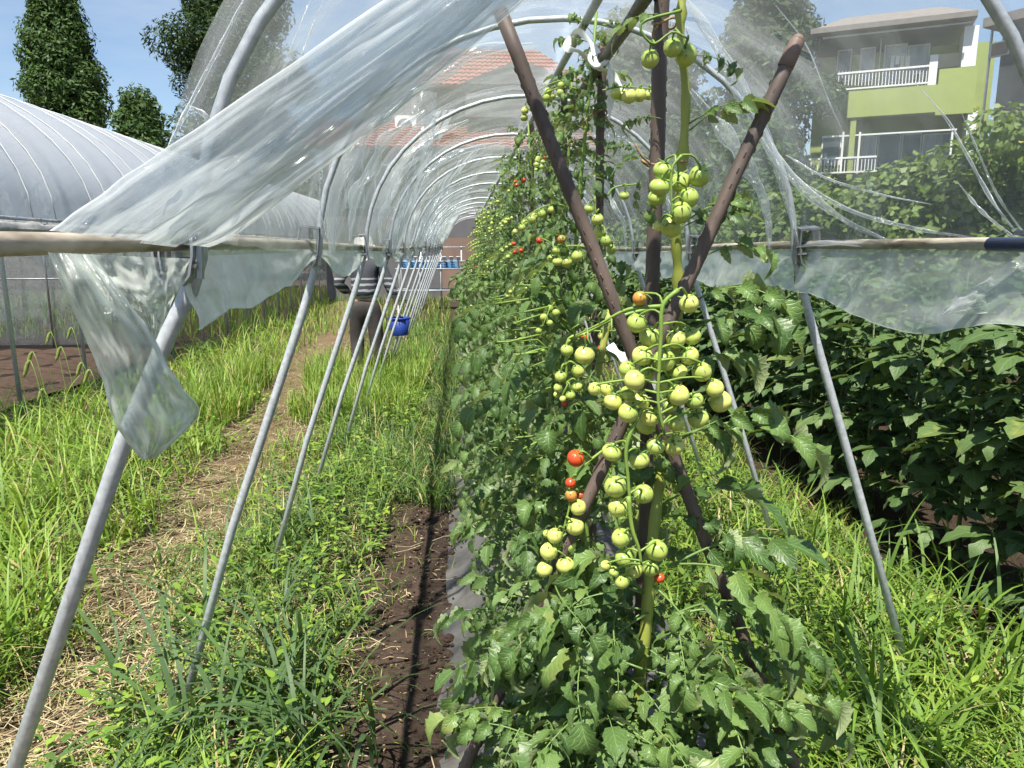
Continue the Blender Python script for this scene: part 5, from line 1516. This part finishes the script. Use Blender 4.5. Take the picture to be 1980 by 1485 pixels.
for (x0, x1, y0, y1) in ((1618, 1800, 133, 168), (1545, 1695, 304, 335)):
    rl = fa.part('railing', M_white, hg, (x0, y0, x1, y0 + 3.5, -.10, -.03), (x0, y1 - 3, x1, y1, -.10, -.03))
    x = x0 + 3
    while x < x1: fa.part('baluster', M_white, rl, (x, y0 + 3.6, x + 1.6, y1 - 3.1, -.08, -.05)); x += 6.5
fa.part('railing_end', M_white, hg, (1796, 106, 1812, 168, -.14, -.01))

fa.part('gutter', M_dark, hg, (1592, 57, 1876, 60.5, .345, .42))
fa.part('downpipe', M_white, hg, (1700, 63, 1702.5, 165, -1.19, -1.13))
ac2 = fa.part('air_conditioner', M_white, hg, (1765, 140, 1786, 160, -.9, -.55)); fa.part('fan_grille', M_dark, ac2, (1768, 143, 1778, 157, -.55, -.535))
for x in (1722, 1732, 1741, 1752): fa.part('laundry', M_cream if x % 2 else M_white, hg, (x, 108, x + 7, 108 + 14 + (x * 7) % 11, -.75, -.72))
fa.part('laundry_rail', M_clamp, hg, (1715, 106, 1764, 107.2, -.76, -.72))
fd = Facade(1893, 17, 2100, 15)
hd = thing('dark_house', fd.pt(1.5, -2, 0), 'dark grey clad house at the right edge beyond the vines', 'house')
m = MB(); fd.box(m, 0, 5, -.2, 6.4, -4, 0); m.build('wall', M_dark, hd, smooth=False)
m = MB(); fd.box(m, -.3, 5.3, 6.4, 6.6, -4.3, .3); m.build('roof', M_roofg, hd, smooth=False)
w_ = fd.part('window', M_white, hd, (1915, 80, 1950, 108, -.02, .05)); fd.part('pane', M_brownwall, w_, (1917, 82, 1948, 106, -.02, .07))
fd.part('downpipe', M_clamp, hd, (1905, 20, 1908, 300, .01, .06))

# brick-red roofed house at the end of the tunnel
YH = 21.0
def hx(px): return P(px, 480, YH).x
def hz(py, Y=YH): return P(893, py, Y).z
def hxy(px, Y): return P(px, 480, Y).x
hr = thing('red_roofed_house', (hx(870), YH + 2, 0), 'dark walled house with brick-red tiled roofs seen through the film at the end', 'house')
x0, x1 = hx(618), hx(1130)
zE, zW, zU, zT = hz(282), hz(238, YH + 2.2), hz(166, YH + 1.3), hz(97, YH + 4.2)
m = MB(); m.box(((x0 + x1) / 2, YH + 3.8, zE / 2), (x1 - x0, 5.6, zE)); 
m.box(((hx(700) + x1) / 2, YH + 4.3, (zE + zU) / 2), (x1 - hx(700), 4.6, zU - zE)); m.build('wall', M_hwall, hr, smooth=False)
m = MB(); m.box((hx(905), YH + .93, .9), (hx(960) - hx(850), .06, 1.8)); m.build('porch_wall', M_brownwall, hr, smooth=False)
def tiled_slope(name, p00, p10, p01, p11, n, parent):
    """roof slope of raised tile courses between two eave points and two upper points"""
    m = MB(); rows_ = 10
    def q(u, v): return Vector(p00).lerp(Vector(p10), u).lerp(Vector(p01).lerp(Vector(p11), u), v)
    nn = (q(1, 0) - q(0, 0)).cross(q(0, 1) - q(0, 0)).normalized()
    if nn.z < 0: nn = -nn
    for r in range(rows_):
        v0, v1 = r / rows_, (r + 1) / rows_
        vs = []; fs = []
        k = n * 4
        for i in range(k + 1):
            u = i / k; b_ = .035 * abs(math.sin(u * n * math.pi))
            vs += [q(u, v0) + nn * (.06 + b_), q(u, v1) + nn * (.02 + b_), q(u, v0) + nn * (-.02)]
        for i in range(k):
            b = i * 3
            fs += [(b, b + 3, b + 4, b + 1), (b + 2, b + 5, b + 3, b)]
        m.add(vs, fs)
    vs = [q(0, 0), q(1, 0), q(1, 1), q(0, 1)]; m.add([v - nn * .05 for v in vs], [(0, 1, 2, 3)])
    m.build(name, M_tile, parent, smooth=False)
tiled_slope('lower_roof', (x0 - .4, YH + .2, zE - .05), (x1 + .4, YH + .2, zE - .05), (x0 - .4, YH + 2.2, zW), (x1 + .4, YH + 2.2, zW), 30, hr)
xu0, xu1 = hx(690) - .4, x1 + .5
tiled_slope('upper_roof', (hxy(805, YH + 1.3), YH + 1.3, zU - .02), (xu1, YH + 1.3, zU - .02), (hxy(876, YH + 4.2), YH + 4.2, zT), (xu1 - 1.5, YH + 4.2, zT), 24, hr)
tiled_slope('upper_roof', (xu1, YH + 7.2, zU - .1), (hx(805), YH + 7.2, zU - .1), (xu1 - 1.5, YH + 4.25, zT), (hx(878), YH + 4.25, zT), 24, hr)
tiled_slope('upper_roof', (hx(805), YH + 7.2, zU - .1), (hx(805), YH + 1.3, zU - .1), (hx(878), YH + 4.25, zT), (hx(878), YH + 4.2, zT), 12, hr)
# a darker hipped gable standing forward on the right of the upper roof
m = MB()
g0, g1, g2 = (hx(893), YH + 1.0, zU), (hx(1140), YH + 1.0, zU), (hx(1010), YH + 1.0, hz(112, YH + 1))
vs = [g0, g1, g2, (g0[0], YH + 4, zU), (g1[0], YH + 4, zU), (g2[0], YH + 4, g2[2])]
m.add(vs, [(0, 1, 2), (0, 2, 5, 3), (1, 4, 5, 2)]); m.box(((g0[0] + g1[0]) / 2, YH + 1.9, (zU + zW) / 2), (g1[0] - g0[0] - .3, 1.6, zU - zW)); m.build('gable', M_hwall, hr, smooth=False)
m = MB(); m.box((hx(782), YH + 1.86, hz(226)), (.62, .3, .62)); ac = m.build('air_conditioner', M_white, hr, smooth=False)
m = MB(); m.lathe([(.02, 0), (.22, .002), (.22, .02), (.02, .025)], 16, Matrix.Translation((hx(780), YH + 1.70, hz(226))) @ Matrix.Rotation(rad(90), 4, 'X')); m.build('fan_grille', M_dark, ac)
for (a, b, c, d) in ((660, 700, 300, 400), (720, 770, 310, 400), (800, 850, 300, 380), (990, 1060, 300, 380)):
    m = MB(); m.box(((hx(a) + hx(b)) / 2, YH + .99, (hz(c) + hz(d)) / 2), (hx(b) - hx(a), .08, hz(c) - hz(d))); w_ = m.build('window', M_clamp, hr, smooth=False)
    m = MB(); m.box(((hx(a) + hx(b)) / 2, YH + .96, (hz(c) + hz(d)) / 2), (hx(b) - hx(a) - .12, .08, hz(c) - hz(d) - .12)); m.build('pane', M_glass, w_, smooth=False)

# ================================================================== crates on a pipe rack at the end
YK = 18.6
def kx(px): return P(px, 480, YK).x
def kz(py): return P(893, py, YK).z
M_crate = simple('blue_crate', (.10, .30, .55), (.07, .22, .42), rough=.5, scale=8)
rk = thing('pipe_rack', (kx(830), YK, 0), 'white pipe rack holding blue crates at the far end of the tunnel', 'rack')
for px in (772, 812, 852, 892):
    for yy in (YK - .25, YK + .35):
        m = MB(); m.tube([(kx(px), yy, -.05), (kx(px), yy, kz(476))], .016, 8); m.build('post', M_galv, rk)
for py in (478, 505, 519, 560):
    for yy in (YK - .28, YK + .38):
        m = MB(); m.tube([(kx(765), yy, kz(py)), (kx(900), yy, kz(py))], .015, 8); m.build('crossbar', M_galv, rk)
def crate_mesh():
    m = MB(); W, D, H_ = .30, .44, .22
    for s in (-1, 1):
        for z in (.02, .075, .13, .185): m.box((s * W / 2, 0, z), (.012, D, .028)); m.box((0, s * D / 2, z), (W, .012, .028))
        for q in (-1, 0, 1): m.box((s * W / 2 * 1.02, q * D * .48, .11), (.014, .03, H_)); m.box((q * W * .47, s * D / 2 * 1.02, .11), (.03, .014, H_))
    m.box((0, 0, .008), (W, D, .012))
    return m.mesh('crate', M_crate, False)
CR = crate_mesh()
for i in range(5):
    o = link('crate', CR); o.location = (kx(786 + i * 22), YK + .05, kz(519) + .024); tag(o, '%s blue slatted crate from the left on the lower bar of the far rack' % ORD[i], 'crate', 'blue crates on the far rack')
M_pot = M_white
pm = MB(); pm.lathe([(.001, 0), (.038, 0), (.05, .085), (.055, .085), (.055, .098), (.046, .098), (.036, .012), (.001, .012)], 12); POT = pm.mesh('flower_pot', M_white)
for i in range(9):
    o = link('flower_pot', POT); o.location = (kx(778 + i * 13.5), YK - .28, kz(505) + .021); tag(o, '%s small white pot from the left on the far pipe rack' % ORD[i], 'pot', 'white pots on the far rack')

# ================================================================== the person with a basket
def skin(name, verts, edges, radii, mat, parent, sub=2):
    me = bpy.data.meshes.new(name); me.from_pydata(verts, edges, [])
    o = bpy.data.objects.new(name, me); COL.objects.link(o)
    o.modifiers.new('skin', 'SKIN')
    lay = me.skin_vertices[0].data
    for i, r in enumerate(radii):
        lay[i].radius = (r, r) if not isinstance(r, tuple) else r
    lay[0].use_root = True
    s_ = o.modifiers.new('sub', 'SUBSURF'); s_.levels = sub; s_.render_levels = sub
    bpy.context.view_layer.update()
    dg = bpy.context.evaluated_depsgraph_get()
    m2 = bpy.data.meshes.new_from_object(o.evaluated_get(dg))
    bpy.data.objects.remove(o); m2.name = name
    m2.materials.clear(); m2.materials.append(mat)
    m2.polygons.foreach_set('use_smooth', [True] * len(m2.polygons))
    q = bpy.data.objects.new(name, m2); COL.objects.link(q); q.parent = parent
    return q
M_skin = simple('skin', (.50, .32, .22), (.44, .27, .18), rough=.5, scale=10)
M_trouser = simple('dark_trousers', (.055, .045, .042), (.035, .03, .028), rough=.85, scale=20, bump=.3)
M_hat = simple('white_hat', (.82, .78, .74), (.72, .68, .65), rough=.8, scale=20)
M_boot = simple('boots', (.025, .025, .025), rough=.6)
def shirt_mat():
    m, nt, out = new_mat('striped_shirt'); p = N(nt, 'ShaderNodeBsdfPrincipled', Roughness=.85)
    v = coords(nt, 'Object'); sx = nt.nodes.new('ShaderNodeSeparateXYZ'); nt.links.new(v, sx.inputs[0])
    wob = math_n(nt, 'MULTIPLY_ADD', noise_n(nt, v, 7.0, 2), .05, sx.outputs[2])
    st = math_n(nt, 'GREATER_THAN', math_n(nt, 'SINE', math_n(nt, 'MULTIPLY', wob, 95.0)), 0.35)
    low = math_n(nt, 'LESS_THAN', sx.outputs[2], 1.19)
    col = mixc(nt, math_n(nt, 'MULTIPLY', st, low), (.045, .048, .06), (.33, .34, .36))
    nt.links.new(col, p.inputs['Base Color']); nt.links.new(p.outputs[0], out.inputs['Surface']); return m
M_shirt = shirt_mat()
pp = thing('person', (-1.10, 8.5, gz(-1.10, 8.5)), 'person in a white hat and dark striped shirt walking away with a blue basket', 'person')
V_b = [(0, 0, .90), (0, 0, 1.06), (0, .01, 1.22), (0, .02, 1.36), (0, .03, 1.45), (0, .05, 1.53), (0, .05, 1.61),
       (-.17, .01, 1.35), (-.29, -.05, 1.12), (-.20, .16, 1.02), (-.17, .22, 1.00),
       (.17, .01, 1.35), (.27, -.03, 1.12), (.345, .02, .93), (.355, .03, .87),
       (-.09, 0, .86), (-.11, .05, .46), (-.10, -.06, .09), (-.10, .09, .05),
       (.09, 0, .86), (.11, .01, .46), (.11, .02, .09), (.11, .17, .05)]
E_b = [(0, 1), (1, 2), (2, 3), (3, 4), (4, 5), (5, 6), (3, 7), (7, 8), (8, 9), (9, 10), (3, 11), (11, 12), (12, 13), (13, 14), (0, 15), (15, 16), (16, 17), (17, 18), (0, 19), (19, 20), (20, 21), (21, 22)]
R_b = [.12, .11, .125, .09, .05, .085, .075, .05, .04, .03, .028, .05, .04, .03, .028, .075, .052, .035, .03, .075, .052, .035, .03]
# fingers closed round the basket handle, and a relaxed left hand
for (hand, base, sgn) in ((14, (.355, .03, .87), 1), (10, (-.17, .22, 1.00), -1)):
    for fi in range(4):
        i = len(V_b); dy = -.024 + .016 * fi; ln = (.026, .032, .030, .022)[fi]
        V_b += [(base[0] + .012 * sgn, base[1] + dy, base[2] - .02), (base[0] + .006 * sgn, base[1] + dy, base[2] - .02 - ln), (base[0] - .014 * sgn, base[1] + dy, base[2] - .014 - ln)]
        E_b += [(hand, i), (i, i + 1), (i + 1, i + 2)]; R_b += [.0095, .0085, .0075]
    i = len(V_b); V_b += [(base[0] - .02 * sgn, base[1] + .03, base[2] - .006), (base[0] - .024 * sgn, base[1] + .034, base[2] - .036)]
    E_b += [(hand, i), (i, i + 1)]; R_b += [.011, .009]
skin('body', V_b, E_b, R_b, M_skin, pp)
skin('shirt', [(0, 0, .93), (0, 0, 1.08), (0, .01, 1.22), (0, .02, 1.35), (0, .025, 1.42), (-.175, .01, 1.355), (-.295, -.05, 1.12), (-.21, .14, 1.025), (.175, .01, 1.355), (.275, -.03, 1.12), (.335, .01, .96)],
     [(0, 1), (1, 2), (2, 3), (3, 4), (3, 5), (5, 6), (6, 7), (3, 8), (8, 9), (9, 10)], [.165, .162, .168, .13, .078, .08, .066, .055, .08, .066, .055], M_shirt, pp)
skin('trousers', [(0, 0, .98), (0, 0, .88), (-.095, 0, .80), (-.112, .05, .46), (-.102, -.05, .14), (.095, 0, .80), (.112, .01, .46), (.112, .02, .14)], [(0, 1), (1, 2), (2, 3), (3, 4), (1, 5), (5, 6), (6, 7)], [.135, .14, .105, .085, .07, .105, .085, .07], M_trouser, pp)
skin('boots', [(-.10, -.06, .14), (-.10, -.05, .055), (-.10, .10, .045)], [(0, 1), (1, 2)], [.06, .055, .045], M_boot, pp, 2)
skin('boots', [(.11, .02, .14), (.11, .02, .055), (.11, .17, .045)], [(0, 1), (1, 2)], [.06, .055, .045], M_boot, pp, 2)
m = MB()
prof = [(.001, 1.672), (.05, 1.668), (.085, 1.645), (.105, 1.60), (.112, 1.555), (.118, 1.55), (.175, 1.515), (.18, 1.51), (.175, 1.507), (.112, 1.54)]
m.lathe(prof, 24, Matrix.Translation((0, .045, 0)))
m.grid(lambda u, v: ((.095 + .02 * v) * math.sin((u - .5) * 2.6), .03 - (.10 + .03 * v) * math.cos((u - .5) * 2.6), 1.54 - .16 * v), 14, 6)
hat = bpy.data.objects.new('hat', m.mesh('hat', M_hat)); COL.objects.link(hat); hat.parent = pp
bk = thing('basket', (-1.10 + .375, 8.53, .50), 'blue plastic basket hanging from the walking person\'s hand', 'basket')
bl = bk.location
M_bb = simple('blue_basket_plastic', (.015, .05, .30), (.012, .035, .20), rough=.5, scale=10)
m = MB(); T = Matrix.Translation(bl + Vector((0, 0, .02))) @ Matrix.Scale(.9, 4)
m.lathe([(.001, .0), (.10, .0), (.105, .01), (.135, .215), (.128, .215), (.098, .015), (.001, .012)], 24, T); m.build('bowl', M_bb, bk)
m = MB(); m.lathe([(.128, .205), (.142, .205), (.144, .225), (.128, .226), (.128, .205)], 24, T); m.build('rim', M_bb, bk)
m = MB(); m.tube([bl + Vector((0, .137 * math.cos(a), .21 + .145 * math.sin(a))) for a in [math.pi * i / 16 for i in range(17)]], .005, 6); m.build('handle', M_white, bk)
